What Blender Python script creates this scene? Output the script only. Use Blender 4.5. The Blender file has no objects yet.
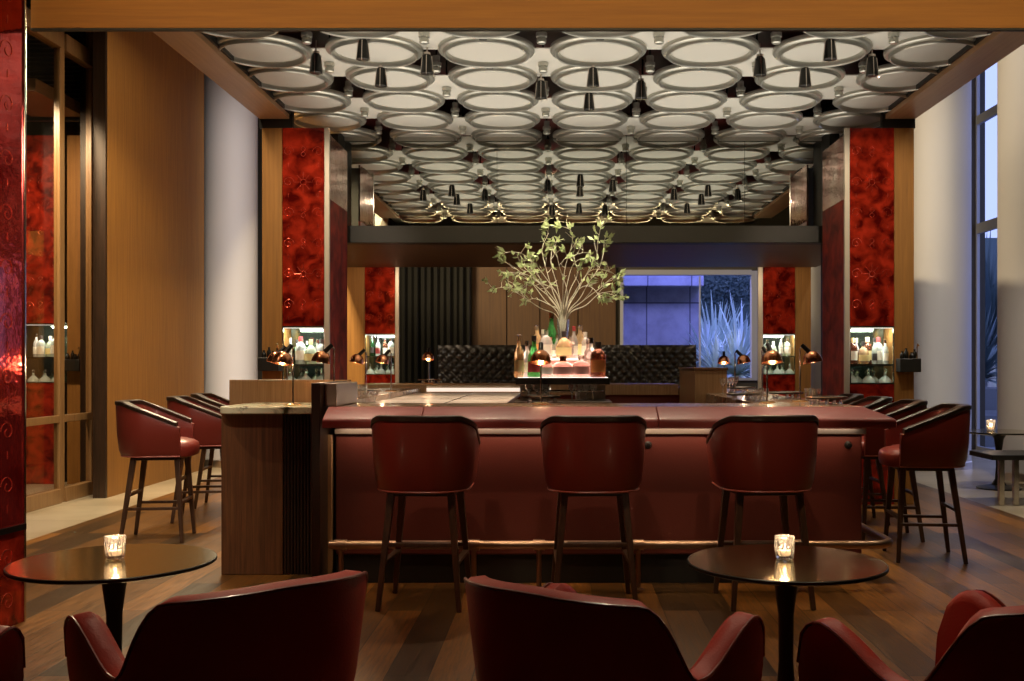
import bpy, math, random
from mathutils import Vector, Matrix
R = math.radians
PI = math.pi
random.seed(7)
COL = bpy.context.scene.collection
FPX, VX, VY, EYE = 1033.0, 560.0, 364.0, 1.36

def wx(px, d): return (px - VX) * d / FPX
def wz(py, d): return EYE + (VY - py) * d / FPX

# ------------------------------------------------------------------ mesh builder
class MB:
    def __init__(s): s.v = []; s.f = []
    def add(s, vs, fs):
        n = len(s.v); s.v += [tuple(v) for v in vs]; s.f += [tuple(i + n for i in f) for f in fs]
        return s
    def box(s, x0, x1, y0, y1, z0, z1, rz=0, piv=None):
        vs = [(x, y, z) for z in (z0, z1) for (x, y) in ((x0, y0), (x1, y0), (x1, y1), (x0, y1))]
        if rz:
            cx, cy = piv if piv else ((x0 + x1) / 2, (y0 + y1) / 2)
            c, q = math.cos(rz), math.sin(rz)
            vs = [(cx + (x - cx) * c - (y - cy) * q, cy + (x - cx) * q + (y - cy) * c, z) for x, y, z in vs]
        return s.add(vs, [(3, 2, 1, 0), (4, 5, 6, 7), (0, 1, 5, 4), (1, 2, 6, 5), (2, 3, 7, 6), (3, 0, 4, 7)])
    def lathe(s, prof, c=(0, 0, 0), n=24, M=None):
        vs = []; fs = []
        for r, z in prof:
            for k in range(n):
                a = 2 * PI * k / n
                vs.append(Vector((r * math.cos(a), r * math.sin(a), z)))
        m = len(prof)
        for i in range(m - 1):
            for k in range(n):
                k2 = (k + 1) % n
                fs.append((i * n + k, i * n + k2, (i + 1) * n + k2, (i + 1) * n + k))
        if prof[0][0] > 1e-6: fs.append(tuple(reversed(range(n))))
        if prof[-1][0] > 1e-6: fs.append(tuple(range((m - 1) * n, m * n)))
        if M is not None: vs = [M @ v for v in vs]
        vs = [(v[0] + c[0], v[1] + c[1], v[2] + c[2]) for v in vs]
        return s.add(vs, fs)
    def tube(s, pts, r, n=8, closed=False):
        pts = [Vector(p) for p in pts]
        m = len(pts)
        rr = r if isinstance(r, (list, tuple)) else [r] * m
        vs = []; fs = []
        up = Vector((0, 0, 1))
        prev = None
        for i, p in enumerate(pts):
            if closed: t = pts[(i + 1) % m] - pts[i - 1]
            else: t = pts[min(i + 1, m - 1)] - pts[max(i - 1, 0)]
            if t.length < 1e-9: t = Vector((0, 0, 1))
            t.normalize()
            if prev is None:
                a = up.cross(t)
                if a.length < .1: a = Vector((1, 0, 0)).cross(t)
                a.normalize()
            else:
                a = prev - t * prev.dot(t)
                if a.length < 1e-6: a = Vector((1, 0, 0)).cross(t)
                a.normalize()
            prev = a
            b = t.cross(a)
            for k in range(n):
                q = 2 * PI * k / n
                vs.append(p + a * (rr[i] * math.cos(q)) + b * (rr[i] * math.sin(q)))
        rng = m if closed else m - 1
        for i in range(rng):
            j = (i + 1) % m
            for k in range(n):
                k2 = (k + 1) % n
                fs.append((i * n + k, i * n + k2, j * n + k2, j * n + k))
        if not closed:
            fs.append(tuple(reversed(range(n)))); fs.append(tuple(range((m - 1) * n, m * n)))
        return s.add(vs, fs)
    def bar(s, p, q, w, d=None, w2=None, d2=None):
        """tapered rectangular bar from p to q"""
        p, q = Vector(p), Vector(q); d = d or w; w2 = w2 or w; d2 = d2 or d
        t = (q - p).normalized()
        a = Vector((0, 1, 0)).cross(t)
        if a.length < .1: a = Vector((1, 0, 0)).cross(t)
        a.normalize(); b = t.cross(a)
        vs = []
        for c, ww, dd in ((p, w, d), (q, w2, d2)):
            for sx, sy in ((-1, -1), (1, -1), (1, 1), (-1, 1)):
                vs.append(c + a * (sx * ww / 2) + b * (sy * dd / 2))
        return s.add(vs, [(3, 2, 1, 0), (4, 5, 6, 7), (0, 1, 5, 4), (1, 2, 6, 5), (2, 3, 7, 6), (3, 0, 4, 7)])
    def prism(s, pts, z0, z1):
        n = len(pts)
        return s.add([(x, y, z0) for x, y in pts] + [(x, y, z1) for x, y in pts],
                     [tuple(reversed(range(n))), tuple(range(n, 2 * n))] + [(i, (i + 1) % n, n + (i + 1) % n, n + i) for i in range(n)])
    def sweep(s, path, secs):
        """path: list of (x,y,nx,ny); secs: list (per point) of closed loops [(off,z)...]"""
        m = len(path); k = len(secs[0]); vs = []; fs = []
        for (x, y, nx, ny), sec in zip(path, secs):
            for o, z in sec: vs.append((x + nx * o, y + ny * o, z))
        for i in range(m - 1):
            for j in range(k):
                j2 = (j + 1) % k
                fs.append((i * k + j, i * k + j2, (i + 1) * k + j2, (i + 1) * k + j))
        fs.append(tuple(reversed(range(k)))); fs.append(tuple(range((m - 1) * k, m * k)))
        return s.add(vs, fs)
    def grid(s, nu, nv, fn):
        vs = [fn(i / nu, j / nv) for j in range(nv + 1) for i in range(nu + 1)]
        fs = [(j * (nu + 1) + i, j * (nu + 1) + i + 1, (j + 1) * (nu + 1) + i + 1, (j + 1) * (nu + 1) + i) for j in range(nv) for i in range(nu)]
        return s.add(vs, fs)
    def build(s, name, m, parent=None, bev=0, smooth=True, fixn=True):
        me = bpy.data.meshes.new(name); me.from_pydata(s.v, [], s.f); me.update()
        if fixn:
            import bmesh
            bm = bmesh.new(); bm.from_mesh(me); bmesh.ops.recalc_face_normals(bm, faces=bm.faces)
            bm.to_mesh(me); bm.free()
        if smooth:
            me.polygons.foreach_set('use_smooth', [True] * len(me.polygons))
            me.set_sharp_from_angle(angle=R(38))
        me.materials.append(m)
        o = bpy.data.objects.new(name, me); COL.objects.link(o)
        if parent: o.parent = parent
        if bev:
            b = o.modifiers.new('bev', 'BEVEL'); b.width = bev; b.segments = 2; b.limit_method = 'ANGLE'; b.angle_limit = R(50)
        return o

def tag(o, label, cat, group=None):
    o['label'] = label; o['category'] = cat
    if group: o['group'] = group
    return o
def struct(o, label=None):
    o['kind'] = 'structure'
    if label: o['label'] = label
    return o
def thing(name, label, cat, loc=(0, 0, 0), rz=0, group=None):
    o = bpy.data.objects.new(name, None); COL.objects.link(o); o.empty_display_size = .05
    o.location = loc; o.rotation_euler = (0, 0, rz)
    return tag(o, label, cat, group)
def kids(o): return [c for c in COL.objects if c.parent == o]
def dup(root, loc, rz=0, label=None, group=None, scale=None):
    r = root.copy(); COL.objects.link(r); r.location = loc; r.rotation_euler = (0, 0, rz)
    if label: r['label'] = label
    if group: r['group'] = group
    if scale: r.scale = scale
    for ch in TREE[root.name]:
        c = ch[0].copy(); COL.objects.link(c); c.parent = r
        for g in ch[1]:
            d = g.copy(); COL.objects.link(d); d.parent = c
    return r
TREE = {}
def freeze(root):
    TREE[root.name] = [(c, kids(c)) for c in kids(root)]
    return root
PROTO = {}
def place(key, builder, loc, rz, label, group=None, scale=None):
    """first call builds the thing and puts it there; later calls copy it and its parts"""
    if key not in PROTO:
        r = freeze(builder()); PROTO[key] = r
        r.location = loc; r.rotation_euler = (0, 0, rz); r['label'] = label
        if group: r['group'] = group
        if scale: r.scale = scale
        return r
    return dup(PROTO[key], loc, rz, label, group, scale or (1, 1, 1))

ORD = ['first', 'second', 'third', 'fourth', 'fifth', 'sixth', 'seventh', 'eighth', 'ninth', 'tenth', 'eleventh', 'twelfth']

# ------------------------------------------------------------------ materials
def nodes(name):
    m = bpy.data.materials.new(name); m.use_nodes = True
    nt = m.node_tree; b = nt.nodes['Principled BSDF']
    return m, nt, b
def mat(name, col, rough=.5, metal=0, trans=0, emis=None, es=0, coat=0, bump=0, bscale=60, ior=None, spec=None, sheen=0):
    m, nt, b = nodes(name)
    b.inputs['Base Color'].default_value = (*col, 1)
    b.inputs['Roughness'].default_value = rough
    b.inputs['Metallic'].default_value = metal
    if trans: b.inputs['Transmission Weight'].default_value = trans
    if ior: b.inputs['IOR'].default_value = ior
    if coat: b.inputs['Coat Weight'].default_value = coat; b.inputs['Coat Roughness'].default_value = .15
    if spec is not None: b.inputs['Specular IOR Level'].default_value = spec
    if emis: b.inputs['Emission Color'].default_value = (*emis, 1); b.inputs['Emission Strength'].default_value = es
    if bump:
        t = nt.nodes.new('ShaderNodeTexNoise'); t.inputs['Scale'].default_value = bscale; t.inputs['Detail'].default_value = 4
        tc = nt.nodes.new('ShaderNodeTexCoord'); nt.links.new(tc.outputs['Object'], t.inputs['Vector'])
        bp = nt.nodes.new('ShaderNodeBump'); bp.inputs['Strength'].default_value = bump; bp.inputs['Distance'].default_value = .01
        nt.links.new(t.outputs['Fac'], bp.inputs['Height']); nt.links.new(bp.outputs['Normal'], b.inputs['Normal'])
    return m
def wood(name, c1, c2, scale=(12, 12, .8), rough=.35, det=6, coat=.2, seams=0):
    m, nt, b = nodes(name); N = nt.nodes; L = nt.links
    tc = N.new('ShaderNodeTexCoord'); mp = N.new('ShaderNodeMapping'); mp.inputs['Scale'].default_value = scale
    t = N.new('ShaderNodeTexNoise'); t.inputs['Scale'].default_value = 3; t.inputs['Detail'].default_value = det; t.inputs['Roughness'].default_value = .65
    cr = N.new('ShaderNodeValToRGB'); cr.color_ramp.elements[0].position = .3; cr.color_ramp.elements[1].position = .72
    cr.color_ramp.elements[0].color = (*c1, 1); cr.color_ramp.elements[1].color = (*c2, 1)
    L.new(tc.outputs['Object'], mp.inputs['Vector']); L.new(mp.outputs['Vector'], t.inputs['Vector'])
    L.new(t.outputs['Fac'], cr.inputs['Fac']); L.new(cr.outputs['Color'], b.inputs['Base Color'])
    b.inputs['Roughness'].default_value = rough; b.inputs['Coat Weight'].default_value = coat; b.inputs['Coat Roughness'].default_value = .2
    bp = N.new('ShaderNodeBump'); bp.inputs['Strength'].default_value = .08; bp.inputs['Distance'].default_value = .01
    L.new(t.outputs['Fac'], bp.inputs['Height']); L.new(bp.outputs['Normal'], b.inputs['Normal'])
    return m
def plank_floor(name):
    m, nt, b = nodes(name); N = nt.nodes; L = nt.links
    tc = N.new('ShaderNodeTexCoord'); mp = N.new('ShaderNodeMapping'); mp.inputs['Rotation'].default_value = (0, 0, R(90))
    br = N.new('ShaderNodeTexBrick'); br.offset = .37; br.inputs['Scale'].default_value = 1
    br.inputs['Brick Width'].default_value = 1.9; br.inputs['Row Height'].default_value = .19
    br.inputs['Mortar Size'].default_value = .0025; br.inputs['Mortar Smooth'].default_value = .2; br.inputs['Bias'].default_value = -.1
    br.inputs['Color1'].default_value = (.052, .025, .006, 1); br.inputs['Color2'].default_value = (.29, .118, .022, 1)
    br.inputs['Mortar'].default_value = (.012, .006, .003, 1)
    L.new(tc.outputs['Object'], mp.inputs['Vector']); L.new(mp.outputs['Vector'], br.inputs['Vector'])
    mp2 = N.new('ShaderNodeMapping'); mp2.inputs['Scale'].default_value = (26, 1.6, 1)
    n = N.new('ShaderNodeTexNoise'); n.inputs['Scale'].default_value = 2.2; n.inputs['Detail'].default_value = 7; n.inputs['Roughness'].default_value = .7
    L.new(tc.outputs['Object'], mp2.inputs['Vector']); L.new(mp2.outputs['Vector'], n.inputs['Vector'])
    mr = N.new('ShaderNodeMapRange'); mr.inputs['From Min'].default_value = .3; mr.inputs['From Max'].default_value = .7
    mr.inputs['To Min'].default_value = .3; mr.inputs['To Max'].default_value = 1.6
    L.new(n.outputs['Fac'], mr.inputs['Value'])
    mx = N.new('ShaderNodeMix'); mx.data_type = 'RGBA'; mx.blend_type = 'MULTIPLY'; mx.inputs['Factor'].default_value = 1
    L.new(br.outputs['Color'], mx.inputs['A']); L.new(mr.outputs['Result'], mx.inputs['B']); L.new(mx.outputs['Result'], b.inputs['Base Color'])
    mr2 = N.new('ShaderNodeMapRange'); mr2.inputs['To Min'].default_value = .22; mr2.inputs['To Max'].default_value = .48
    L.new(n.outputs['Fac'], mr2.inputs['Value']); L.new(mr2.outputs['Result'], b.inputs['Roughness'])
    bp = N.new('ShaderNodeBump'); bp.inputs['Strength'].default_value = .45; bp.inputs['Distance'].default_value = .004
    ad = N.new('ShaderNodeMath'); ad.operation = 'SUBTRACT'
    L.new(n.outputs['Fac'], ad.inputs[0]); L.new(br.outputs['Fac'], ad.inputs[1])
    L.new(ad.outputs[0], bp.inputs['Height']); L.new(bp.outputs['Normal'], b.inputs['Normal'])
    return m
def stone(name, c1, c2, scale=2, rough=.3, tile=None, grout=(.1, .1, .1), rot=None, vein=False):
    m, nt, b = nodes(name); N = nt.nodes; L = nt.links
    tc = N.new('ShaderNodeTexCoord'); n = N.new('ShaderNodeTexNoise'); n.inputs['Scale'].default_value = scale; n.inputs['Detail'].default_value = 8
    n.inputs['Roughness'].default_value = .6; n.inputs['Distortion'].default_value = 1.2 if vein else .2
    cr = N.new('ShaderNodeValToRGB'); cr.color_ramp.elements[0].position = .35; cr.color_ramp.elements[1].position = .6 if not vein else .48
    cr.color_ramp.elements[0].color = (*c1, 1); cr.color_ramp.elements[1].color = (*c2, 1)
    L.new(tc.outputs['Object'], n.inputs['Vector']); L.new(n.outputs['Fac'], cr.inputs['Fac'])
    out = cr.outputs['Color']
    if tile:
        mp = N.new('ShaderNodeMapping')
        if rot: mp.inputs['Rotation'].default_value = rot
        br = N.new('ShaderNodeTexBrick'); br.offset = 0; br.inputs['Scale'].default_value = 1
        br.inputs['Brick Width'].default_value = tile[0]; br.inputs['Row Height'].default_value = tile[1]; br.inputs['Mortar Size'].default_value = tile[2]
        br.inputs['Color1'].default_value = (1, 1, 1, 1); br.inputs['Color2'].default_value = (.82, .82, .82, 1); br.inputs['Mortar'].default_value = (*grout, 1)
        L.new(tc.outputs['Object'], mp.inputs['Vector']); L.new(mp.outputs['Vector'], br.inputs['Vector'])
        mx = N.new('ShaderNodeMix'); mx.data_type = 'RGBA'; mx.blend_type = 'MULTIPLY'; mx.inputs['Factor'].default_value = 1
        L.new(out, mx.inputs['A']); L.new(br.outputs['Color'], mx.inputs['B']); out = mx.outputs['Result']
    L.new(out, b.inputs['Base Color']); b.inputs['Roughness'].default_value = rough
    return m
def redglass(name, c1, c2, metal=.75, scale=4, rough=.09, coat=.3):
    """back-painted red mirrored glass with a mottled, embossed surface"""
    m, nt, b = nodes(name); N = nt.nodes; L = nt.links
    tc = N.new('ShaderNodeTexCoord'); n = N.new('ShaderNodeTexNoise'); n.inputs['Scale'].default_value = scale; n.inputs['Detail'].default_value = 7
    n.inputs['Distortion'].default_value = .5
    L.new(tc.outputs['Object'], n.inputs['Vector'])
    cr = N.new('ShaderNodeValToRGB'); cr.color_ramp.elements[0].position = .36; cr.color_ramp.elements[1].position = .66
    cr.color_ramp.elements[0].color = (*c1, 1); cr.color_ramp.elements[1].color = (*c2, 1)
    L.new(n.outputs['Fac'], cr.inputs['Fac']); L.new(cr.outputs['Color'], b.inputs['Base Color'])
    b.inputs['Metallic'].default_value = metal; b.inputs['Roughness'].default_value = rough
    b.inputs['Coat Weight'].default_value = coat; b.inputs['Coat Roughness'].default_value = .03
    n2 = N.new('ShaderNodeTexNoise'); n2.inputs['Scale'].default_value = 14; n2.inputs['Detail'].default_value = 4
    L.new(tc.outputs['Object'], n2.inputs['Vector'])
    bp = N.new('ShaderNodeBump'); bp.inputs['Strength'].default_value = .30; bp.inputs['Distance'].default_value = .01
    L.new(n2.outputs['Fac'], bp.inputs['Height']); L.new(bp.outputs['Normal'], b.inputs['Normal'])
    return m
def pane_mat(name, tint=(.9, .92, .95), refl=.12):
    m = bpy.data.materials.new(name); m.use_nodes = True; nt = m.node_tree; nt.nodes.clear()
    o = nt.nodes.new('ShaderNodeOutputMaterial'); t = nt.nodes.new('ShaderNodeBsdfTransparent'); g = nt.nodes.new('ShaderNodeBsdfGlossy')
    t.inputs['Color'].default_value = (*tint, 1); g.inputs['Roughness'].default_value = .02
    mx = nt.nodes.new('ShaderNodeMixShader'); mx.inputs[0].default_value = refl
    nt.links.new(t.outputs[0], mx.inputs[1]); nt.links.new(g.outputs[0], mx.inputs[2]); nt.links.new(mx.outputs[0], o.inputs[0])
    return m

M = {}
M['floor_wood'] = plank_floor('floor_wood')
M['floor_stone'] = stone('floor_stone', (.42, .34, .22), (.56, .47, .33), 1.2, .28, tile=(1.2, .9, .004), grout=(.5, .48, .42))
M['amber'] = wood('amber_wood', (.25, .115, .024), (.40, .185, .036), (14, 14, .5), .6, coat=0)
M['amber_shaded'] = wood('shaded_panel_wood', (.060, .025, .007), (.105, .048, .012), (14, 14, .5), .6, coat=0)  # amber wood darkened to stand for the dim light at the back
M['amber_h'] = wood('amber_wood_beam', (.27, .105, .012), (.40, .16, .018), (.5, 14, 14), .6, coat=0)
M['soffit'] = wood('soffit_wood', (.34, .19, .09), (.44, .26, .13), (14, .5, 14), .5)
M['walnut'] = wood('walnut', (.075, .030, .012), (.20, .086, .030), (22, 22, .7), .42, coat=.05)
M['walnut_pale'] = wood('pale_walnut', (.24, .125, .05), (.38, .22, .105), (26, 26, .7), .38)
M['darkwood'] = wood('dark_wood', (.016, .009, .005), (.045, .022, .012), (20, 20, 1), .38, coat=.1)
M['brasswood'] = wood('door_wood', (.24, .13, .05), (.36, .21, .09), (14, 14, .6), .35)
M['glosswood'] = wood('gloss_soffit', (.10, .05, .022), (.17, .09, .04), (.6, 10, 10), .5, coat=0)
M['plaster'] = mat('column_plaster', (.52, .50, .50), .75, bump=.02, bscale=8)
M['ceil_pale'] = mat('ceiling_paint', (.50, .475, .42), .62)
M['ring_white'] = mat('ring_moulding', (.50, .49, .43), .3, metal=.75)
M['black'] = mat('black', (.012, .012, .010), .5)
M['blackmetal'] = mat('black_metal', (.02, .018, .015), .35, metal=.6)
M['redvoid'] = mat('red_lacquer', (.10, .012, .010), .3)
M['leather'] = mat('red_leather', (.20, .027, .017), .36, bump=.12, bscale=160, coat=.12)
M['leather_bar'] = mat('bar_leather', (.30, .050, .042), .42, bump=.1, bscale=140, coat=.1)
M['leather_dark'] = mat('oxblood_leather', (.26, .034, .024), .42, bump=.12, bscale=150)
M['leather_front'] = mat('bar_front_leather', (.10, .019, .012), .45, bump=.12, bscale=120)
M['tuft'] = mat('black_leather', (.022, .018, .015), .30, bump=.08, bscale=90, coat=.2)
M['piping'] = mat('piping', (.45, .12, .09), .35)
M['chrome'] = mat('polished_nickel', (.70, .66, .60), .16, metal=1)
M['postmetal'] = mat('satin_post_metal', (.62, .56, .46), .38, metal=.45)
M['railmetal'] = mat('aged_bronze_rail', (.40, .27, .19), .38, metal=1)
M['brushed'] = mat('brushed_nickel', (.60, .52, .46), .3, metal=1)
M['brass'] = mat('brass', (.62, .42, .20), .25, metal=1)
M['copper'] = mat('copper', (.72, .30, .15), .2, metal=1)
M['bronze'] = mat('bronze_mirror', (.50, .41, .18), .14, metal=.95)
M['mirror'] = mat('mirror', (.70, .715, .66), .012, metal=1)
M['smoked'] = mat('smoked_mirror', (.22, .26, .20), .06, metal=.9)
M['red1'] = redglass('red_glass', (.13, .005, .003), (.72, .05, .02), .45, 7)
M['red4'] = redglass('red_return_glass', (.13, .008, .004), (.36, .035, .014), .0, 5, .75, 0)
M['red2'] = redglass('red_glass_near', (.45, .015, .015), (.95, .10, .08), .85, 2)
M['red3'] = redglass('red_mirror_return', (.70, .32, .26), (.95, .68, .58), .95, 3, .05, 0)
M['etch'] = mat('etched_relief', (.85, .12, .07), .2, metal=.8)
M['marble'] = stone('green_onyx', (.05, .05, .025), (.72, .72, .52), 5, .15, vein=True)
M['counterstone'] = stone('counter_stone', (.22, .13, .08), (.42, .29, .2), 6, .2)
M['steel'] = stone('station_top', (.55, .42, .33), (.72, .60, .5), 3, .32)
M['glass'] = mat('clear_glass', (.95, .97, .96), .03, trans=.95, ior=1.45)
M['step_glass'] = mat('rosy_step_glass', (.62, .30, .26), .15)
M['frost'] = mat('pale_glass', (.80, .86, .80), .12, trans=.55, ior=1.3)
M['cutglass'] = mat('cut_glass', (.97, .94, .90), .05, trans=.93, ior=1.45)
M['shelfglass'] = pane_mat('shelf_glass', (.85, .92, .88), .15)
M['pane'] = pane_mat('window_glass', (.92, .95, .98), .0)
M['doorpane'] = pane_mat('door_glass', (.85, .82, .78), .08)
M['litpanel'] = mat('lit_shelf', (.9, .9, .85), .3, emis=(1, .80, .70), es=1.5)
M['ledstrip'] = mat('led_strip', (.9, .9, .9), .3, emis=(1, .95, .85), es=.9)
M['ledsoft'] = mat('led_soft', (.9, .9, .9), .3, emis=(1, .80, .66), es=.5)
M['bulb'] = mat('bulb', (1, .9, .8), .3, emis=(1, .72, .42), es=8)
M['flame'] = mat('candle_flame', (1, .7, .4), .5, emis=(1, .78, .50), es=25)
M['wax'] = mat('wax', (.9, .78, .6), .5, emis=(1, .6, .3), es=.3)
M['frame_blue'] = mat('window_frame', (.32, .33, .38), .5)
M['curtain'] = mat('dark_curtain', (.010, .009, .006), .9)
M['darkwall'] = mat('dark_wall', (.045, .035, .02), .7)
M['bark'] = mat('bleached_branch', (.62, .62, .50), .7)
M['leaf'] = mat('leaf', (.44, .56, .28), .45)
M['palm'] = mat('palm_leaf', (.50, .62, .58), .5)
M['palmdark'] = mat('dark_palm_leaf', (.07, .11, .12), .55)
M['extstone'] = stone('outside_stone', (.30, .30, .34), (.40, .40, .45), 4, .8, tile=(.78, .82, .012), grout=(.25, .25, .3), rot=(R(90), 0, 0))
M['ground'] = mat('outside_ground', (.16, .17, .18), .9, bump=.2, bscale=10)
M['paper'] = mat('paper_label', (.78, .72, .60), .6)
M['paper_y'] = mat('cream_label', (.80, .66, .30), .6)
M['paper_o'] = mat('orange_label', (.75, .30, .08), .6)
M['paper_k'] = mat('dark_label', (.05, .04, .04), .5)
M['paper_p'] = mat('pink_label', (.62, .34, .28), .5)
M['paper_r'] = mat('red_label', (.45, .06, .06), .5)
def liquid(n, c): M[n] = mat(n, c, .08, trans=.68, ior=1.38)
liquid('l_clear', (.95, .90, .86)); liquid('l_rose', (.98, .74, .68)); liquid('l_amber', (.98, .72, .42)); liquid('l_green', (.10, .45, .12))
liquid('l_brown', (.34, .12, .06)); liquid('l_darkgreen', (.05, .2, .07)); liquid('l_pale', (.85, .92, .72))

# ------------------------------------------------------------------ room shell
CEIL = 6.3
struct(MB().box(-4.1, 4.1, -2.5, 17, -.1, 0).build('floor', M['floor_wood'], smooth=False), 'dark wide-plank wooden floor')
struct(MB().box(-8, -4.1, -2.5, 17, -.1, 0).build('floor_stone_aisle', M['floor_stone'], smooth=False), 'pale stone floor strip along the glazed doors')
struct(MB().box(4.1, 6.75, -2.5, 17, -.1, 0).build('floor_stone_aisle', M['floor_stone'], smooth=False), 'pale stone floor strip along the windows')
struct(MB().box(-8, 6.75, -2.5, 17.2, CEIL, CEIL + .1).build('ceiling', M['darkwall'], smooth=False))
struct(MB().box(-8, 6.75, -2.6, -2.5, 0, CEIL).build('wall_rear', M['darkwall'], smooth=False))
struct(MB().box(-8.1, -8, -2.6, 17, 0, CEIL).build('wall_outer', M['darkwall'], smooth=False))
# wood-clad wall and solid wall on the glazed-door side
struct(MB().box(-4.66, -4.6, 10.50, 13.35, 0, CEIL).build('wall_left', M['amber'], smooth=False), 'amber wood wall between the glazed doors and the column')
struct(MB().box(-5.1, -4.67, 10.98, 11.10, 0, CEIL).box(-4.73, -4.602, 10.46, 10.499, 0, CEIL).build('trim_1', M['darkwood'], smooth=False), 'dark recessed strip beside the amber wood wall')
struct(MB().box(-5.1, -4.95, -2.5, 7.2, 0, CEIL).build('wall_left_near', M['darkwall'], smooth=False))
struct(MB().box(-8, -4.7, 13.6, 13.7, 0, CEIL).build('wall_lounge_back', M['darkwall'], smooth=False))
# wall at the back of the room with the blue window
BY = 16.4
wb = MB()
wb.box(-8, wx(620, BY), BY, BY + .15, 0, CEIL)
wb.box(wx(760, BY), 6.75, BY, BY + .15, 0, CEIL)
wb.box(wx(620, BY), wx(760, BY), BY, BY + .15, wz(270, BY), CEIL)
wb.box(wx(620, BY), wx(760, BY), BY, BY + .15, 0, 1.1)
struct(wb.build('wall_back', M['darkwall'], smooth=False))
edges = [472, 507, 540, 578, 616]
for i in range(4):
    struct(MB().box(wx(edges[i], BY) + .008, wx(edges[i + 1], BY) - .008, BY - .06, BY - .005, 0, 4.2).build('trim_2', M['amber_shaded'], bev=.004, smooth=False), 'amber wood panel on the back wall, %s from the dark curtain' % ORD[i])
# window in the back wall
w1 = thing('window_1', 'blue-lit window in the back wall looking out on stone wall and plants', 'window'); w1['kind'] = 'structure'
f = MB()
x0, x1 = wx(620, BY), wx(760, BY)
f.box(x0, x0 + .05, BY - .05, BY + .1, 1.1, wz(271, BY)); f.box(x1 - .14, x1, BY - .05, BY + .1, 1.1, wz(271, BY))
f.box(wx(700, BY) - .01, wx(700, BY) + .01, BY + .0, BY + .06, 1.1, wz(276, BY))
f.box(x0 + .05, x1 - .14, BY - .05, BY + .1, wz(275, BY), wz(270, BY)); f.box(x0 + .05, x1 - .14, BY - .05, BY + .1, 1.1, 1.14)
f.build('window_frame', M['frame_blue'], w1, smooth=False)
MB().box(x0 + .05, x1 - .14, BY + .03, BY + .04, 1.14, wz(275, BY)).build('pane', M['pane'], w1, smooth=False)
# dark curtain
cur = MB(); cx0, cx1 = wx(400, 16.2), wx(471, 16.2)
def cf(u, v):
    return (cx0 + (cx1 - cx0) * u, 16.18 + .045 * math.sin(u * 2 * PI * 11) + .015 * math.sin(u * 40 + v * 3), .01 + 4.2 * v)
cur.grid(150, 4, cf)
o = cur.build('curtain', M['curtain'], fixn=False); sm = o.modifiers.new('s', 'SOLIDIFY'); sm.thickness = .006
tag(o, 'tall dark pleated curtain on the back wall beside the amber panels', 'curtain')

# right wall with tall windows
WX = 6.6
struct(MB().box(WX, WX + .15, -2.5, 12.6, 0, CEIL).build('wall_right', M['darkwall'], smooth=False))
w2 = thing('window_2', 'tall side window between the two round columns, dusk sky and palms outside', 'window'); w2['kind'] = 'structure'
f = MB()
for y in (12.6, 14.2, 16.36):
    f.box(WX, WX + .05, y, y + .10, 0, CEIL)
for z, t in ((5.15, .14), (3.42, .16), (.25, .06), (0, .06)):
    f.box(WX + .005, WX + .06, 12.70, 14.2, z, z + t); f.box(WX + .005, WX + .06, 14.30, 16.36, z, z + t)
f.build('window_frame', M['frame_blue'], w2, smooth=False)
for ya, yb in ((12.70, 14.2), (14.30, 16.36)):
    for za, zb in ((.06, .25), (.31, 3.42), (3.58, 5.15), (5.29, CEIL)):
        MB().box(WX + .03, WX + .035, ya, yb, za, zb).build('pane', M['pane'], w2, smooth=False)

# round columns
def column(px, d, r, label):
    b = MB().lathe([(r, 0), (r, CEIL)], n=48).build('column', M['plaster'])
    b.location = (wx(px, d), d, 0)
    struct(b, label)
    MB().lathe([(r + .012, 0), (r + .012, .09), (r + .002, .10)], n=48).build('base_ring', M['brushed'], b)
column(230, 13.9, .36, 'round grey column beside the amber wood wall')
column(942, 13.6, .36, 'round pale column beside the red cabinet and the tall window')
column(1034, 12.2, .40, 'round column at the edge of the tall window, cut by the picture frame')
column(826, 14.7, .26, 'slim pale column behind the back cabinet')

# ------------------------------------------------------------------ portal beam, soffits, canopy, mirrored bulkhead
HC = 2.42
RZ = EYE + HC          # underside level of the round panels
BM = 11.19             # mirror plane
struct(MB().box(-2.82, 3.6, 5.5, 5.56, wz(28, 5.5), 3.56).build('beam', M['amber_h'], bev=.006, smooth=False), 'amber wood beam across the front of the bar bay')
struct(MB().box(-2.82, 3.6, 5.50, 5.53, wz(28, 5.5) - .010, wz(28, 5.5)).build('trim_3', M['black'], smooth=False))
SZ = wz(119, 10.0)
XL, XR = -2.62, 3.15
sl = struct(MB().box(XL - .29, XL, 5.57, 10.0, SZ, SZ + .13).build('soffit_beam', M['soffit'], bev=.004, smooth=False), 'wooden soffit beam edging the round-panel ceiling on the column side')
sr = struct(MB().box(XR, XR + .29, 5.57, 10.0, SZ, SZ + .13).build('soffit_beam', M['soffit'], bev=.004, smooth=False), 'wooden soffit beam edging the round-panel ceiling on the window side')
for x0, x1 in ((XL - .29, XL - .05), (XR + .05, XR + .29)):
    struct(MB().box(x0, x1, 3.9, BM, SZ + .13, 4.4).build('trim_4', M['black'], smooth=False))
for x0, x1 in ((XL, XL + .02), (XR - .02, XR)):
    struct(MB().box(x0, x1, 5.57, 10.0, SZ + .045, RZ + .295).build('shadow_strip', M['black'], smooth=False))  # black strip standing in for the shadow gap above the soffit
struct(MB().box(XL - .05, XR + .05, 3.9, BM + .1, RZ + .30, RZ + .42).build('ceiling_canopy', M['redvoid'], smooth=False), 'dark red recess above the round ceiling panels')
# zone between the end of the soffits and the bulkhead
struct(MB().box(XL - .29, XL + .03, 10.0, 10.06, wz(128, 10), SZ + .13).box(XR - .03, XR + .29, 10.0, 10.06, wz(128, 10), SZ + .13).build('trim_5', M['black'], smooth=False))
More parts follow.
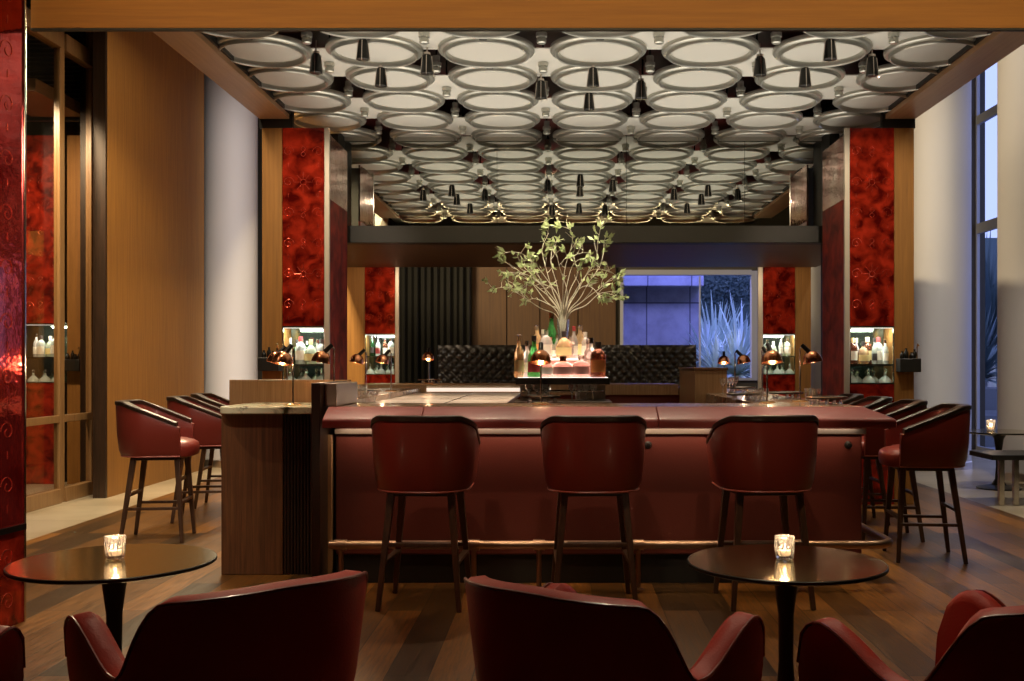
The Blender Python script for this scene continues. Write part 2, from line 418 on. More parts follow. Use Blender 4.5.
# header and mirror
HX0, HX1 = -2.40, 2.90
ZH0, ZH1 = wz(243, 11.15), wz(226, 11.15)
struct(MB().box(HX0, HX1, 11.12, 11.3, ZH0, ZH1).build('beam', M['black'], bev=.004, smooth=False), 'black header beam under the mirrored bulkhead')
struct(MB().box(HX0 - .1, HX1 + .1, 11.215, 11.32, ZH1, 4.3).build('wall_bulkhead', M['black'], smooth=False))
mr = bpy.data.objects.new('mirror_wall', None); COL.objects.link(mr); struct(mr, 'mirrored bulkhead reflecting the round-panel ceiling')
cuts = [-2.33, wx(497, BM), .72, 2.0, 2.83]
for a, b in zip(cuts[:-1], cuts[1:]):
    MB().box(a + .002, b - .002, BM, BM + .012, ZH1 + .002, RZ + .28).build('mirror_pane', M['mirror'], mr, smooth=False)
struct(MB().box(-2.95, 3.45, 11.3, 13.94, ZH0, ZH0 + .12).build('ceiling_portal', M['glosswood'], smooth=False), 'glossy dark wood underside of the deep portal')
struct(MB().box(-2.43, -2.33, 10.84, BM + .02, 0, 4.2).build('pillar', M['black'], smooth=False), 'black post beside the red cabinet on the column side')
struct(MB().box(2.83, 2.93, 10.84, BM + .02, 0, 4.2).build('pillar', M['black'], smooth=False), 'black post beside the red cabinet on the window side')

# ------------------------------------------------------------------ round ceiling panels
PX, PY, RR = .876, .76, .380
C0, Y0 = .30, 8.09 - PY * 4
def ring_mesh(clampy=None):
    fr = MB()
    prof = [(RR - .070, .048), (RR - .068, .004), (RR - .060, -.008), (RR - .048, -.010), (RR - .040, .000), (RR - .038, .018), (RR - .018, .018), (RR - .006, .024), (RR, .036), (RR - .002, .062), (RR - .070, .062)]
    n = 56
    vs = []; fs = []
    m = len(prof)
    for k in range(n):
        a = 2 * PI * k / n
        for r, z in prof:
            y = r * math.sin(a)
            if clampy is not None: y = min(y, clampy)
            vs.append((r * math.cos(a), y, z))
    for k in range(n):
        k2 = (k + 1) % n
        for i in range(m):
            i2 = (i + 1) % m
            fs.append((k * m + i, k2 * m + i, k2 * m + i2, k * m + i2))
    fr.add(vs, fs)
    ds = MB(); n = 48; r = RR - .065
    pts = []
    for k in range(n):
        a = 2 * PI * k / n; y = r * math.sin(a)
        if clampy is not None: y = min(y, clampy)
        pts.append((r * math.cos(a), y))
    ds.prism(pts, .034, .05)
    return fr, ds
def connector():
    c = MB(); c.lathe([(0, -.035), (.028, -.035), (.036, -.028), (.036, .0), (.030, .004), (.030, .010), (.042, .014), (.042, .045), (.030, .050), (.030, .10), (0, .10)], n=16)
    return c
def mk_ring(half):
    t = thing('ceiling_ring_panel', '', 'ceiling panel', group='round ceiling panels')
    fr, ds = ring_mesh(.035 if half else None)
    fr.build('rim', M['ring_white'], t); ds.build('disc', M['ceil_pale'], t)
    MB().box(-.03, .03, -RR - .018, -RR + .018, .0, .05).build('clip', M['blackmetal'], t, bev=.004)
    return t
ncol, nrow = 7, 9
for j in range(nrow):
    for i in range(ncol):
        x = C0 + (i - 3) * PX; y = Y0 + j * PY
        half = j == nrow - 1
        lab = 'round ceiling panel, %s row from the mirrored bulkhead, %s from the column-side soffit beam' % (ORD[nrow - 1 - j], ORD[i])
        place('ringh' if half else 'ring', (lambda h=half: mk_ring(h)), (x, y, RZ), 0, lab, 'round ceiling panels')
# pale plates between the rings (checkerboard of closed and open gaps), slim connectors in the gaps
pl = MB()
for j in range(-1, nrow):
    for i in range(-1, ncol):
        x = C0 + (i - 3 + .5) * PX; y = Y0 + (j + .5) * PY
        closed = (i + j) % 2 == 0
        if closed:
            yy1 = min(y + PY / 2 + .03, BM - .012); xx0 = max(x - PX / 2 - .0, XL - .02); xx1 = min(x + PX / 2 + .0, XR + .02)
            if y - PY / 2 < BM - .1 and xx1 > xx0: pl.box(xx0, xx1, max(y - PY / 2, 4.0), yy1, .052 + RZ, .060 + RZ)
struct(pl.build('ceiling_infill', M['ceil_pale'], smooth=False), 'pale plates closing every other gap between the round ceiling panels')
for j in range(0, nrow - 1):
    for i in range(0, ncol - 1):
        x = C0 + (i - 3 + .5) * PX; y = Y0 + (j + .5) * PY
        def mkc():
            t = thing('ceiling_connector', '', 'ceiling fitting'); connector().build('collar', M['ring_white'], t)
            MB().lathe([(0, .095), (.008, .095), (.008, .295), (0, .295)], n=8).build('rod', M['blackmetal'], t); return t
        place('conn', mkc, (x, y, RZ + .005), 0, 'small round ceiling fitting, %s gap row from the mirrored bulkhead, %s from the column-side soffit' % (ORD[nrow - 2 - j], ORD[i]), 'ceiling fittings between the round panels')

# ------------------------------------------------------------------ ceiling spotlights
def mk_spot():
    t = thing('ceiling_spotlight', '', 'spotlight')
    MB().lathe([(0, -.155), (.046, -.155), (.049, -.153), (.034, -.02), (.026, -.005), (0, -.005)], n=20).build('head', M['blackmetal'], t)
    b = MB()
    for a in (0, PI / 2, PI, 3 * PI / 2):
        b.bar((.037 * math.cos(a), .037 * math.sin(a), -.015), (.053 * math.cos(a), .053 * math.sin(a), -.170), .005)
    b.build('bracket', M['brushed'], t)
    MB().lathe([(0, -.005), (.028, -.005), (.028, .012), (.006, .016), (.006, .10), (0, .10)], n=14).build('stem', M['brushed'], t)
    return t
sp = [(316, 57), (363, 43), (427, 58), (381, 71), (541, 84), (593, 71), (589, 96), (641, 84), (760, 60), (830, 43), (805, 71), (872, 60)]
spots = []
for px, py in sp:
    d = FPX * (HC - .03) / (VY - py); spots.append((wx(px, d), d, True))
for px, py in ((440, 200), (459, 190), (465, 198), (470, 205), (552, 207), (579, 205), (605, 207), (663, 200), (692, 197), (718, 197), (687, 205), (425, 184), (735, 185)):
    dv = FPX * (HC - .03) / (VY - py); d = 2 * BM - dv; x = wx(px, dv)
    if d < 7.3 and all((x - a) ** 2 + (d - b) ** 2 > .03 for a, b, c in spots): spots.append((x, d, d > 7.4))
near = ['beside the column-side soffit', 'off the column-side soffit', 'just column-side of the middle', 'just window-side of the middle', 'off the window-side soffit', 'beside the window-side soffit']
seen_l = {}
for x, y, direct in spots:
    k = min(5, max(0, int((x + 2.7) / 1.0)))
    if direct:
        row = max(1, round((BM - y) / PY))
        lab = 'black cone ceiling spotlight, %s row from the bulkhead, %s' % (ORD[row - 1], near[k])
        if lab in seen_l: lab = lab.replace('black cone', 'second black cone')
        seen_l[lab] = 1; g = 'ceiling spotlights in direct view'
    else:
        lab = 'black cone ceiling spotlight near the amber beam, seen only in the mirror'; g = 'ceiling spotlights seen in the mirror'
    place('spot', mk_spot, (x, y, RZ + .0), 0, lab, g)

# ------------------------------------------------------------------ bottles
def prof_of(kind):
    P = {
     'tall': [(0, 0), (.036, 0), (.038, .006), (.038, .17), (.030, .20), (.015, .225), (.0135, .29), (0, .29)],
     'slim': [(0, 0), (.028, 0), (.030, .006), (.030, .16), (.022, .20), (.012, .22), (.012, .29), (0, .29)],
     'round': [(0, 0), (.040, 0), (.052, .01), (.058, .05), (.055, .10), (.038, .145), (.017, .165), (.015, .21), (0, .21)],
     'squat': [(0, 0), (.058, 0), (.062, .008), (.062, .075), (.052, .09), (.018, .105), (.018, .13), (0, .13)],
     'champ': [(0, 0), (.040, 0), (.042, .008), (.042, .13), (.036, .17), (.020, .22), (.014, .25), (.014, .31), (0, .31)],
     'decanter': [(0, 0), (.062, 0), (.066, .006), (.060, .03), (.030, .06), (.012, .075), (.012, .10), (0, .10)],
     'stout': [(0, 0), (.044, 0), (.046, .006), (.046, .15), (.036, .175), (.016, .195), (.016, .235), (0, .235)],
    }
    return P[kind]
HEIGHT = {k: prof_of(k)[-1][1] for k in ('tall', 'slim', 'round', 'squat', 'champ', 'decanter', 'stout')}
def mk_bottle(kind, liq, lab, cap):
    t = thing('decanter' if kind == 'decanter' else 'bottle', '', 'decanter' if kind == 'decanter' else 'bottle')
    p = prof_of(kind); n = 20
    tt = t; t = MB().lathe(p, n=n).build('body', M[liq], tt)
    h = HEIGHT[kind]; rn = p[-2][0]
    if kind == 'decanter':
        MB().lathe([(0, h), (.008, h), (.016, h + .012), (.018, h + .024), (.010, h + .038), (0, h + .042)], n=14).build('stopper', M[cap], t)
    else:
        MB().lathe([(0, h - .035), (rn + .002, h - .035), (rn + .0025, h + .008), (0, h + .010)], n=14).build('cap', M[cap], t)
    if lab:
        r = p[2][0] + .0012 if kind != 'round' else .0595
        z0, z1 = {'tall': (.04, .13), 'slim': (.04, .12), 'round': (.03, .09), 'squat': (.02, .068), 'champ': (.04, .12), 'stout': (.035, .12), 'decanter': (.01, .02)}[kind]
        m = MB(); pts = []
        for k in range(15):
            a = -PI / 2 + R(-62 + 124 * k / 14); pts.append((math.cos(a), math.sin(a)))
        vs = [(r * x, r * y, z) for z in (z0, z1) for x, y in pts] + [((r + .0012) * x, (r + .0012) * y, z) for z in (z0, z1) for x, y in pts]
        q = 15; fs = []
        for k in range(14):
            fs += [(k, k + 1, q + k + 1, q + k), (2 * q + k, 2 * q + k + 1, 3 * q + k + 1, 3 * q + k), (k, k + 1, 2 * q + k + 1, 2 * q + k), (q + k, q + k + 1, 3 * q + k + 1, 3 * q + k)]
        m.add(vs, fs).build('paper_label', M[lab], t)
    return tt
def bottle(kind, liq, lab, cap, loc, label, group, s=1, rz=0):
    if not isinstance(s, tuple): s = (s, s, s)
    return place('b_%s_%s_%s_%s' % (kind, liq, lab, cap), lambda: mk_bottle(kind, liq, lab, cap), loc, rz, label, group, s)

# ------------------------------------------------------------------ scroll relief for the red glass
def spiral(cx, cz, r0, turns, dirn, a0, n=26):
    return [(cx + r0 * (1 - .8 * k / n) * math.cos(a0 + dirn * turns * 2 * PI * k / n), cz + r0 * (1 - .8 * k / n) * math.sin(a0 + dirn * turns * 2 * PI * k / n)) for k in range(n + 1)]
def scrolls(w, z0, z1, cross=True):
    """2-D polylines (u across, z up) of a stylised ornament"""
    L = []; h = z1 - z0; n = max(2, int(h / .28))
    for i in range(n):
        z = z0 + (i + .5) * h / n; r = min(.055, w * .14)
        for s in (-1, 1):
            L.append([(s * w * .36 + s * p[0] * -1, z + p[1]) for p in spiral(0, 0, r, 1.2, 1, 0)])
            L.append([(s * w * .36, z - h / n * .5 + k * .02 + .0) for k in range(3)])
        if i % 3 == 1 and cross:
            for a in range(8):
                q = a * PI / 4
                L.append([(math.cos(q) * t, z + math.sin(q) * t * 1.15) for t in (.02, .05, .085)])
            L.append([(.028 * math.cos(a), z + .028 * math.sin(a)) for a in [k * PI / 8 for k in range(17)]])
        else:
            L.append([(.022 * math.sin(k * PI / 4) , z - .05 + .0125 * k) for k in range(9)])
            L.append([(-.022 * math.sin(k * PI / 4), z - .05 + .0125 * k) for k in range(9)])
    return L

# ------------------------------------------------------------------ red glass cabinets with bottle niches
def cabinet(name_side, xr0, xr1, y0, ztop, zn1, zs, zn0, pil, chrome, ret=None, label='', contents=None, depth=.34, boxon=None, redm='red1', cross=True):
    """xr0..xr1 the red glass, pil=(x0,x1) wooden pilaster, chrome=(x0,x1) strip, ret = y to which the return panel runs"""
    t = thing('display_cabinet', label, 'cabinet')
    MB().box(xr0, xr1, y0, y0 + .03, zn1 + .02, ztop).build('red_glass_panel', M[redm], t, smooth=False)
    MB().box(xr0, xr1, y0, y0 + .03, 0, zn0 - .01).build('red_glass_panel', M[redm], t, smooth=False)
    w = xr1 - xr0; xc = (xr0 + xr1) / 2
    sc = MB()
    for pl in scrolls(w, zn1 + .08, ztop - .08, cross): sc.tube([(xc + u, y0 - .001, z) for u, z in pl], .0028, 5)
    sc.build('scroll_pattern', M['etch'], t)
    MB().box(xr0, xr1, y0 + .03, y0 + depth, zn1 + .03, ztop).box(xr0, xr1, y0 + .03, y0 + depth, 0, zn0 - .01).build('carcass', M['black'], t, smooth=False)
    MB().box(xr0, xr1, y0 + depth - .012, y0 + depth, zn0 - .01, zn1 + .03).build('mirror_back', M['smoked'], t, smooth=False)
    fr = MB(); g = .008
    fr.box(xr0, xr1, y0 - .004, y0 + .02, zn1 + .002, zn1 + .02); fr.box(xr0, xr1, y0 - .004, y0 + .02, zn0 - .010, zn0)
    fr.box(xr0, xr0 + g, y0 - .004, y0 + .02, zn0, zn1 + .002); fr.box(xr1 - g, xr1, y0 - .004, y0 + .02, zn0, zn1 + .002)
    fr.build('niche_frame', M['chrome'], t, smooth=False)
    MB().box(xr0 + g, xr1 - g, y0 + .024, y0 + .05, zn1 + .0, zn1 + .02).build('light_strip', M['ledstrip'], t, smooth=False)
    shf = MB().box(xr0 + g, xr1 - g, y0 + .004, y0 + depth - .014, zs - .012, zs).build('shelf', M['shelfglass'], t, smooth=False)
    MB().box(xr0 + g, xr1 - g, y0 + .004, y0 + .012, zs - .020, zs - .0).build('shelf_edge', M['chrome'], shf, smooth=False)
    MB().box(xr0 + g, xr1 - g, y0 + .02, y0 + depth - .014, zn0 - .0085, zn0).build('niche_floor', M['litpanel'] if False else M['frost'], t, smooth=False)
    MB().box(min(pil), max(pil), y0, y0 + depth, 0, ztop).build('pilaster', M['amber'], t, bev=.003, smooth=False)
    if chrome: MB().box(min(chrome), max(chrome), y0 - .01, y0 + .03, 0, ztop).build('corner_post', M['postmetal'], t, bev=.003, smooth=False)
    if ret:
        xi = max(chrome) if max(chrome) < 0 else min(chrome)
        a, b = (xi - .02, xi - .001) if xi < 0 else (xi + .001, xi + .02)
        MB().box(a, b, y0 + .031, ret, 2.96, ztop - .06).build('return_panel', M['red3'], t, smooth=False)
        MB().box(a, b, y0 + .031, ret, 0, 2.955).build('return_panel', M['red4'], t, smooth=False)
    # niche light
    l = bpy.data.lights.new('niche_light', 'AREA'); l.shape = 'RECTANGLE'; l.size = w * .85; l.size_y = .06; l.energy = 2.2; l.color = (.92, 1, .92)
    lo = bpy.data.objects.new('niche_light', l); COL.objects.link(lo); lo.location = (xc, y0 + .07, zn1 - .005); lo.rotation_euler = (R(22), 0, 0); lo.parent = t
    return t
KL = ['tall', 'stout', 'slim', 'tall', 'round', 'slim', 'stout', 'tall']
def fill_niche(xr0, xr1, y0, zs, zn0, zn1, where, corner, ups, sc=1):
    n = len(ups); w = xr1 - xr0 - .05
    grp = 'bottles in the ' + where
    sgn = 1 if corner == 'left' else -1
    for i, (k, liq, lab, cap, s) in enumerate(ups):
        x = (xr0 + .025 + w * (i + .5) / n) if corner == 'left' else (xr1 - .025 - w * (i + .5) / n)
        nm = {'l_clear': 'clear', 'frost': 'pale glass', 'l_pale': 'pale green', 'l_green': 'green', 'l_amber': 'amber', 'l_brown': 'brown', 'l_rose': 'rosy', 'l_darkgreen': 'dark green'}[liq]
        bottle(k, liq, lab, cap, (x, y0 + .10 + .05 * (i % 2), zs), '%s bottle, %s from the chrome post, upper shelf, %s' % (nm, ORD[i], where), grp, s)
    m = 5 if w > .25 else 3
    for i in range(m):
        x = (xr0 + .05 + (w - .05) * i / (m - 1)) if corner == 'left' else (xr1 - .05 - (w - .05) * i / (m - 1))
        bottle('decanter', 'frost', None, 'glass', (x, y0 + .11 + .1 * (i % 2), zn0), 'glass decanter, %s from the chrome post, lower shelf, %s' % (ORD[i], where), 'decanters in the ' + where, .85 if w < .3 or i % 2 else 1)
d0 = 10.0
U1 = [('stout', 'frost', 'paper', 'paper_k', 1.0), ('tall', 'l_clear', 'paper', 'chrome', .8), ('round', 'l_pale', 'paper_y', 'paper_y', 1.1), ('slim', 'l_green', 'paper', 'paper', .75), ('stout', 'frost', 'paper', 'paper_r', 1.1), ('tall', 'l_darkgreen', 'paper_k', 'paper_k', .8), ('tall', 'frost', 'paper', 'paper', .85)]
ZT, ZN1, ZS, ZN0 = wz(128, d0), wz(328, d0), wz(364, d0), wz(383, d0)
cabinet('l', wx(282.5, d0), wx(324, d0), d0, ZT, ZN1, ZS, ZN0, (wx(262, d0), wx(282, d0)), (wx(324.5, d0), wx(329.5, d0)), 10.84, 'tall red glass cabinet with lit bottle niche near the wooden podium')
fill_niche(wx(282.5, d0), wx(324, d0), d0, ZS, ZN0, ZN1, 'podium-side red cabinet', 'right', U1)
U2 = [('stout', 'l_brown', 'paper', 'paper_y', 1.05), ('slim', 'l_clear', 'paper', 'paper', .85), ('round', 'l_amber', 'paper_y', 'paper_k', 1.0), ('stout', 'l_brown', 'paper_y', 'paper_y', 1.08), ('slim', 'frost', 'paper_k', 'paper_k', .85), ('stout', 'frost', 'paper', 'paper_r', 1.08), ('tall', 'frost', 'paper', 'chrome', .8)]
cabinet('r', wx(850, d0), wx(894, d0), d0, ZT, ZN1, ZS, ZN0, (wx(894.5, d0), wx(914, d0)), (wx(844.5, d0), wx(849.5, d0)), 10.84, 'tall red glass cabinet with lit bottle niche near the windows')
fill_niche(wx(850, d0), wx(894, d0), d0, ZS, ZN0, ZN1, 'window-side red cabinet', 'left', U2)
d1 = 13.95
ZT1 = wz(268, d1)
U3 = [('stout', 'frost', 'paper', 'chrome', 1.0), ('tall', 'l_brown', 'paper', 'paper_k', .85), ('tall', 'frost', 'paper_r', 'paper_k', .85), ('slim', 'l_darkgreen', 'paper_k', 'paper_k', 1.0)]
cabinet('fl', wx(365, d1), wx(395, d1), d1, ZT1 + .5, wz(335, d1), wz(356, d1), wz(374, d1), (wx(346, d1), wx(364.6, d1)), (wx(395.3, d1), wx(399, d1)), None, 'red glass cabinet behind the back counter beside the dark curtain', cross=False)
fill_niche(wx(365, d1), wx(395, d1), d1, wz(356, d1), wz(374, d1), wz(335, d1), 'curtain-side back cabinet', 'right', U3)
cabinet('fr', wx(763, d1), wx(795, d1), d1, ZT1 + .5, wz(335, d1), wz(356, d1), wz(374, d1), (wx(795.4, d1), wx(811, d1)), (wx(758, d1), wx(762.7, d1)), None, 'red glass cabinet behind the bar beside the blue window', cross=False)
U4 = [('stout', 'frost', 'paper', 'chrome', .9), ('round', 'l_pale', 'paper_y', 'paper', .9), ('slim', 'l_clear', 'paper', 'chrome', .9), ('stout', 'l_pale', 'paper', 'chrome', 1.0)]
fill_niche(wx(763, d1), wx(795, d1), d1, wz(356, d1), wz(374, d1), wz(335, d1), 'back cabinet by the blue window', 'left', U4)
# solid copies of the cabinet reflection in the mirrored doors
d2 = 11.7
cabinet('g', wx(24, d2), wx(57, d2), d2, 3.95, wz(325, d2), wz(357, d2), wz(382, d2), (wx(67, d2), wx(83, d2)), (wx(57.3, d2), wx(59, d2)), None, 'red glass cabinet with bottle niche, solid copy of a reflection behind the glazed doors', cross=False)
U5 = [('stout', 'frost', 'paper', 'chrome', 1.1), ('round', 'l_pale', 'paper_y', 'paper', 1.1), ('stout', 'frost', 'paper', 'paper_k', 1.0), ('tall', 'l_clear', 'paper', 'chrome', .9)]
fill_niche(wx(24, d2), wx(57, d2), d2, wz(357, d2), wz(382, d2), wz(325, d2), 'reflected cabinet copy behind the doors', 'right', U5)
struct(MB().box(wx(83.5, d2), -4.74, d2 + .1, d2 + .2, 0, CEIL).build('wall_lounge_side', M['darkwall'], smooth=False))

# black wall boxes on the pilasters
def wallbox(xc, y, z, label):
    t = thing('wall_box', label, 'wall box', (xc, y, z))
    MB().box(-.10, .10, -.14, 0, 0, .13).build('box_body', M['black'], t, bev=.006)
    o = MB()
    for k, (x, h) in enumerate(((-.06, .07), (-.015, .10), (.03, .06), (.065, .09))):
        o.lathe([(0, .13), (.020, .13), (.024, .14), (.022, .13 + h * .6), (.010, .13 + h * .8), (.012, .13 + h), (0, .13 + h)], (x, -.07 + .02 * (k % 2), 0), 12)
    o.build('knob_cluster', M['blackmetal'], t)
    MB().tube([(.08, -.08, .13), (.08, -.08, .24), (.08, -.10, .27), (.08, -.13, .25)], .006).build('hook', M['brass'], t)
    return t
wallbox(wx(272, d0), d0, wz(371, d0), 'black wall box with knobs on the pilaster near the podium')
wallbox(wx(906, d0), d0, wz(372, d0), 'black wall box with knobs on the pilaster near the windows')
wallbox(wx(76, d2), d2, wz(371, d2), 'black wall box with knobs, copy of a reflection behind the glazed doors')

# ------------------------------------------------------------------ glazed doors on the side wall
dr = thing('door_1', 'wood-framed glazed doors on the side wall', 'door'); dr['kind'] = 'structure'  # taken as mirrored; what they reflect is built as solid objects behind clear panes
XD = -4.92
f = MB()
posts = [(8.9, 9.5), (9.62, 9.75), (10.22, 10.42)]
posts = [(7.2, 7.32), (10.10, 10.20), (10.78, 10.92)]
for a, b in posts: f.box(XD - .03, XD + .03, a, b, 0, CEIL)
f.build('door_frame', M['brasswood'], dr, bev=.004, smooth=False)
f = MB()
zt = 4.45; zr = wz(421, 10.4)
for a, b in ((7.32, 10.10), (10.20, 10.78)):
    f.box(XD - .05, XD + .05, a, b, zt, zt + .17); f.box(XD - .03, XD + .03, a, b, zr, zr + .07); f.box(XD - .04, XD + .05, a, b, 0, .14)
f.build('door_rail', M['brasswood'], dr, bev=.004, smooth=False)
for a, b in ((7.32, 10.10), (10.20, 10.78)):
    for z0, z1 in ((.14, zr), (zr + .07, zt), (zt + .17, CEIL)):
        MB().box(XD - .006, XD + .006, a, b, z0, z1).build('pane', M['doorpane'], dr, smooth=False)
lv = None
m = MB()
for k in range(26): m.box(-6.6, -4.98, 11.3, 11.34, 4.02 + k * .05, 4.045 + k * .05)
struct(m.build('trim_7', M['blackmetal'], smooth=False), 'dark louvred panel, copy of a reflection high behind the glazed doors')
struct(MB().box(-5.75, -5.18, 10.2, 11.25, wz(104, 10.9) - .05, wz(104, 10.9) + .08).build('ceiling_soffit_beam', M['soffit'], smooth=False), 'pale wooden soffit beam, copy of a reflection behind the glazed doors')

# near red mirrored glass screen
A = Vector((-2.833, 5.45)); u = Vector((-math.sin(R(6.3)), -math.cos(R(6.3))))
rg = thing('red_glass_screen', 'tall red mirrored glass screen at the end of the amber beam', 'glass screen', (A.x, A.y, 0), math.atan2(u.y, u.x))
zr2 = wz(529, 5.45)
MB().box(0, 1.5, -.03, 0, zr2 + .03, 4.6).build('glass_panel', M['red2'], rg, smooth=False)
MB().box(0, 1.5, -.03, 0, 0, zr2).build('glass_panel', M['red1'], rg, smooth=False)
MB().box(0, 1.5, -.03, .02, zr2, zr2 + .03).build('rail', M['blackmetal'], rg, smooth=False)
MB().box(-.015, 0, -.20, .01, 0, 4.6).build('edge_strip', M['chrome'], rg, bev=.003, smooth=False)
MB().box(0, 1.5, -.20, -.031, 0, 4.6).build('backing', M['black'], rg, smooth=False)
sc = MB()
for pl in scrolls(.42, .02, zr2 - .02, False) + scrolls(.42, zr2 + .1, 3.4, False): sc.tube([(.28 + a, .001, z) for a, z in pl], .003, 5)
sc.build('scroll_pattern', M['etch'], rg)

# ------------------------------------------------------------------ the bar
BF = 6.39
bar = thing('bar_counter', 'large red leather-clad bar counter with sloped padded leather edge', 'bar counter')
XB0, XB1 = -1.39, 1.87
YB1 = 11.9
LX0, LX1 = -2.40, -1.80
m = MB(); zt = 1.02
segs = [XB0, wx(530, BF), wx(655, BF), XB1]
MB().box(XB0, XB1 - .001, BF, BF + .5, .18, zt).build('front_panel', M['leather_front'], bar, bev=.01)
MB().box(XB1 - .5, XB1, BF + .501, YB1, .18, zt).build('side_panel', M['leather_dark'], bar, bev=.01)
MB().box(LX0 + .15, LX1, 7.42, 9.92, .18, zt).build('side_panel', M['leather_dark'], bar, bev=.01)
MB().box(LX1 + .001, XB1 - .501, YB1 - .5, YB1, .18, zt).build('back_panel', M['leather_dark'], bar, bev=.01)
MB().box(XB0, XB1 - .04, BF + .03, BF + .49, 0, .18).box(XB1 - .45, XB1 - .04, BF + .50, YB1, 0, .18).box(LX0 + .2, LX1, 7.45, 9.9, 0, .18).build('toe_kick', M['black'], bar, smooth=False)
MB().box(XB0, XB1 + .01, BF - .025, BF - .001, wz(434, BF) , wz(428.5, BF)).build('metal_band', M['brushed'], bar, bev=.003)
MB().box(XB1 + .001, XB1 + .02, BF - .02, YB1, wz(434, BF), wz(428.5, BF)).build('metal_band', M['brushed'], bar, bev=.003)
MB().box(wx(325, BF), wx(333, BF), BF - .035, BF - .001, .0, wz(434, BF) - .003).build('corner_fin', M['walnut_pale'], bar, bev=.004)
# padded sloping arm rail: front run with mitred corner, side runs
def pad(pts_out, pts_in, name, cut=None):
    """outer and inner edge polylines (plan); section: lip low outside, rises inside"""
    m = MB(); k = len(pts_out); vs = []
    for (xo, yo), (xi, yi) in zip(pts_out, pts_in):
        L = lambda t: (xo + (xi - xo) * t, yo + (yi - yo) * t)
        for t, z in ((.0, .985), (.0, 1.020), (.03, 1.032), (.12, 1.042), (.5, 1.072), (.9, 1.10), (1.0, 1.104), (1.0, .985)):
            x, y = L(t); vs.append((x, y, z))
    q = 8; fs = []
    for i in range(k - 1):
        for j in range(q):
            j2 = (j + 1) % q; fs.append((i * q + j, i * q + j2, (i + 1) * q + j2, (i + 1) * q + j))
    fs.append(tuple(range(q))); fs.append(tuple((k - 1) * q + j for j in range(q)))
    m.add(vs, fs); return m.build(name, M['leather_bar'], bar, bev=.004)
OX, OY, W = 1.985, 6.05, .17
IX, IY = OX - W, OY + W
xs = [-1.395, wx(422, 6.1), wx(658, 6.1), 1.80]
for i in range(2):
    pad([(xs[i] + .001, OY), (xs[i + 1] - .001, OY)], [(xs[i] + .001, IY), (xs[i + 1] - .001, IY)], 'arm_rail')
pad([(xs[2] + .001, OY), (OX - .02, OY)], [(xs[2] + .001, IY), (IX - .004, IY)], 'arm_rail')
ys = [OY + .01, 7.6, 9.2, 10.8, YB1 + .1]
pad([(OX - .015, OY + .005), (OX, OY + .04), (OX, ys[1] - .002)], [(IX, IY - .002), (IX, IY + .02), (IX, ys[1] - .002)], 'arm_rail')
for a, b in zip(ys[1:-1], ys[2:]): pad([(OX, a), (OX, b - .003)], [(IX, a), (IX, b - .003)], 'arm_rail')
LOX = -2.42
for a, b in ((7.42, 8.7), (8.7, 9.94)): pad([(LOX, a), (LOX, b - .003)], [(LOX + W, a), (LOX + W, b - .003)], 'arm_rail')
# wood substrate below the rail, then stone counter tops
m = MB().box(-1.395, IX, IY + .0, 6.85, 1.02, 1.10).box(1.30, IX - .0, 6.851, YB1, 1.02, 1.10)
m.build('counter_top', M['counterstone'], bar, bev=.004)
MB().box(LOX + W, LX1 + .29, 7.42, 9.94, 1.02, 1.10).box(-2.19, LX1 + .29, 9.941, 11.2, 1.02, 1.10).build('counter_top', M['counterstone'], bar, bev=.004)
ZB = 1.14
MB().box(-2.19, 1.29, 11.25, YB1 + .1, 1.021, ZB).build('counter_top', M['walnut_pale'], bar, bev=.004)
# brass inlay lines on the counter next to the leather
MB().box(-1.39, IX - .01, IY + .012, IY + .03, 1.1005, 1.103).build('brass_inlay', M['brass'], bar, smooth=False)
# bag hooks
for px in (648, 848):
    h = MB().lathe([(0, 0), (.022, 0), (.024, .004), (.010, .010), (.008, .03), (.016, .036), (.012, .044), (0, .046)], n=16, M=Matrix.Rotation(R(90), 3, 'X'))
    o = h.build('bag_hook', M['blackmetal'], bar); o.location = (wx(px, BF), BF, wz(445, BF))
# foot rail
RY, RZl, RXr = 6.20, .275, 2.01
pts = [(-1.385, RY, RZl), (RXr - .14, RY, RZl)] + [(RXr - .14 + .14 * math.sin(a), RY + .14 - .14 * math.cos(a), RZl) for a in [R(15 * k) for k in range(1, 7)]] + [(RXr, 11.6, RZl)]
MB().tube(pts, .026, 14).build('foot_rail', M['railmetal'], bar)
for px in (341, 474, 539, 638, 800):
    x = wx(px, RY)
    b = MB().tube([(x, RY, RZl), (x, RY, 0)], .016, 10).lathe([(.038, 0), (.038, .012), (.018, .02)], (x, RY, 0), 16)
    b.tube([(x - .035, RY, RZl), (x + .035, RY, RZl)], .033, 14)
    b.build('rail_bracket', M['railmetal'], bar)
for y in (7.2, 8.8, 10.4):
    b = MB().tube([(RXr, y, RZl), (RXr, y, 0)], .016, 10).tube([(RXr, y - .035, RZl), (RXr, y + .035, RZl)], .033, 14)
    b.build('rail_bracket', M['railmetal'], bar)
# end wing wall between podium and bar
ww = thing('wing_wall', 'dark upright end panel with metal cheek between podium and bar', 'end panel')
MB().box(wx(313, 6.2), wx(322, 6.2) , 6.15, 6.95, 0, wz(383, 6.15)).build('panel', M['darkwood'], ww, bev=.005)
MB().box(wx(322, 6.2) + .001, wx(338, 6.3), 6.26, 6.9, 1.104, wz(383.5, 6.26)).build('metal_cheek', M['brushed'], ww, bev=.004)

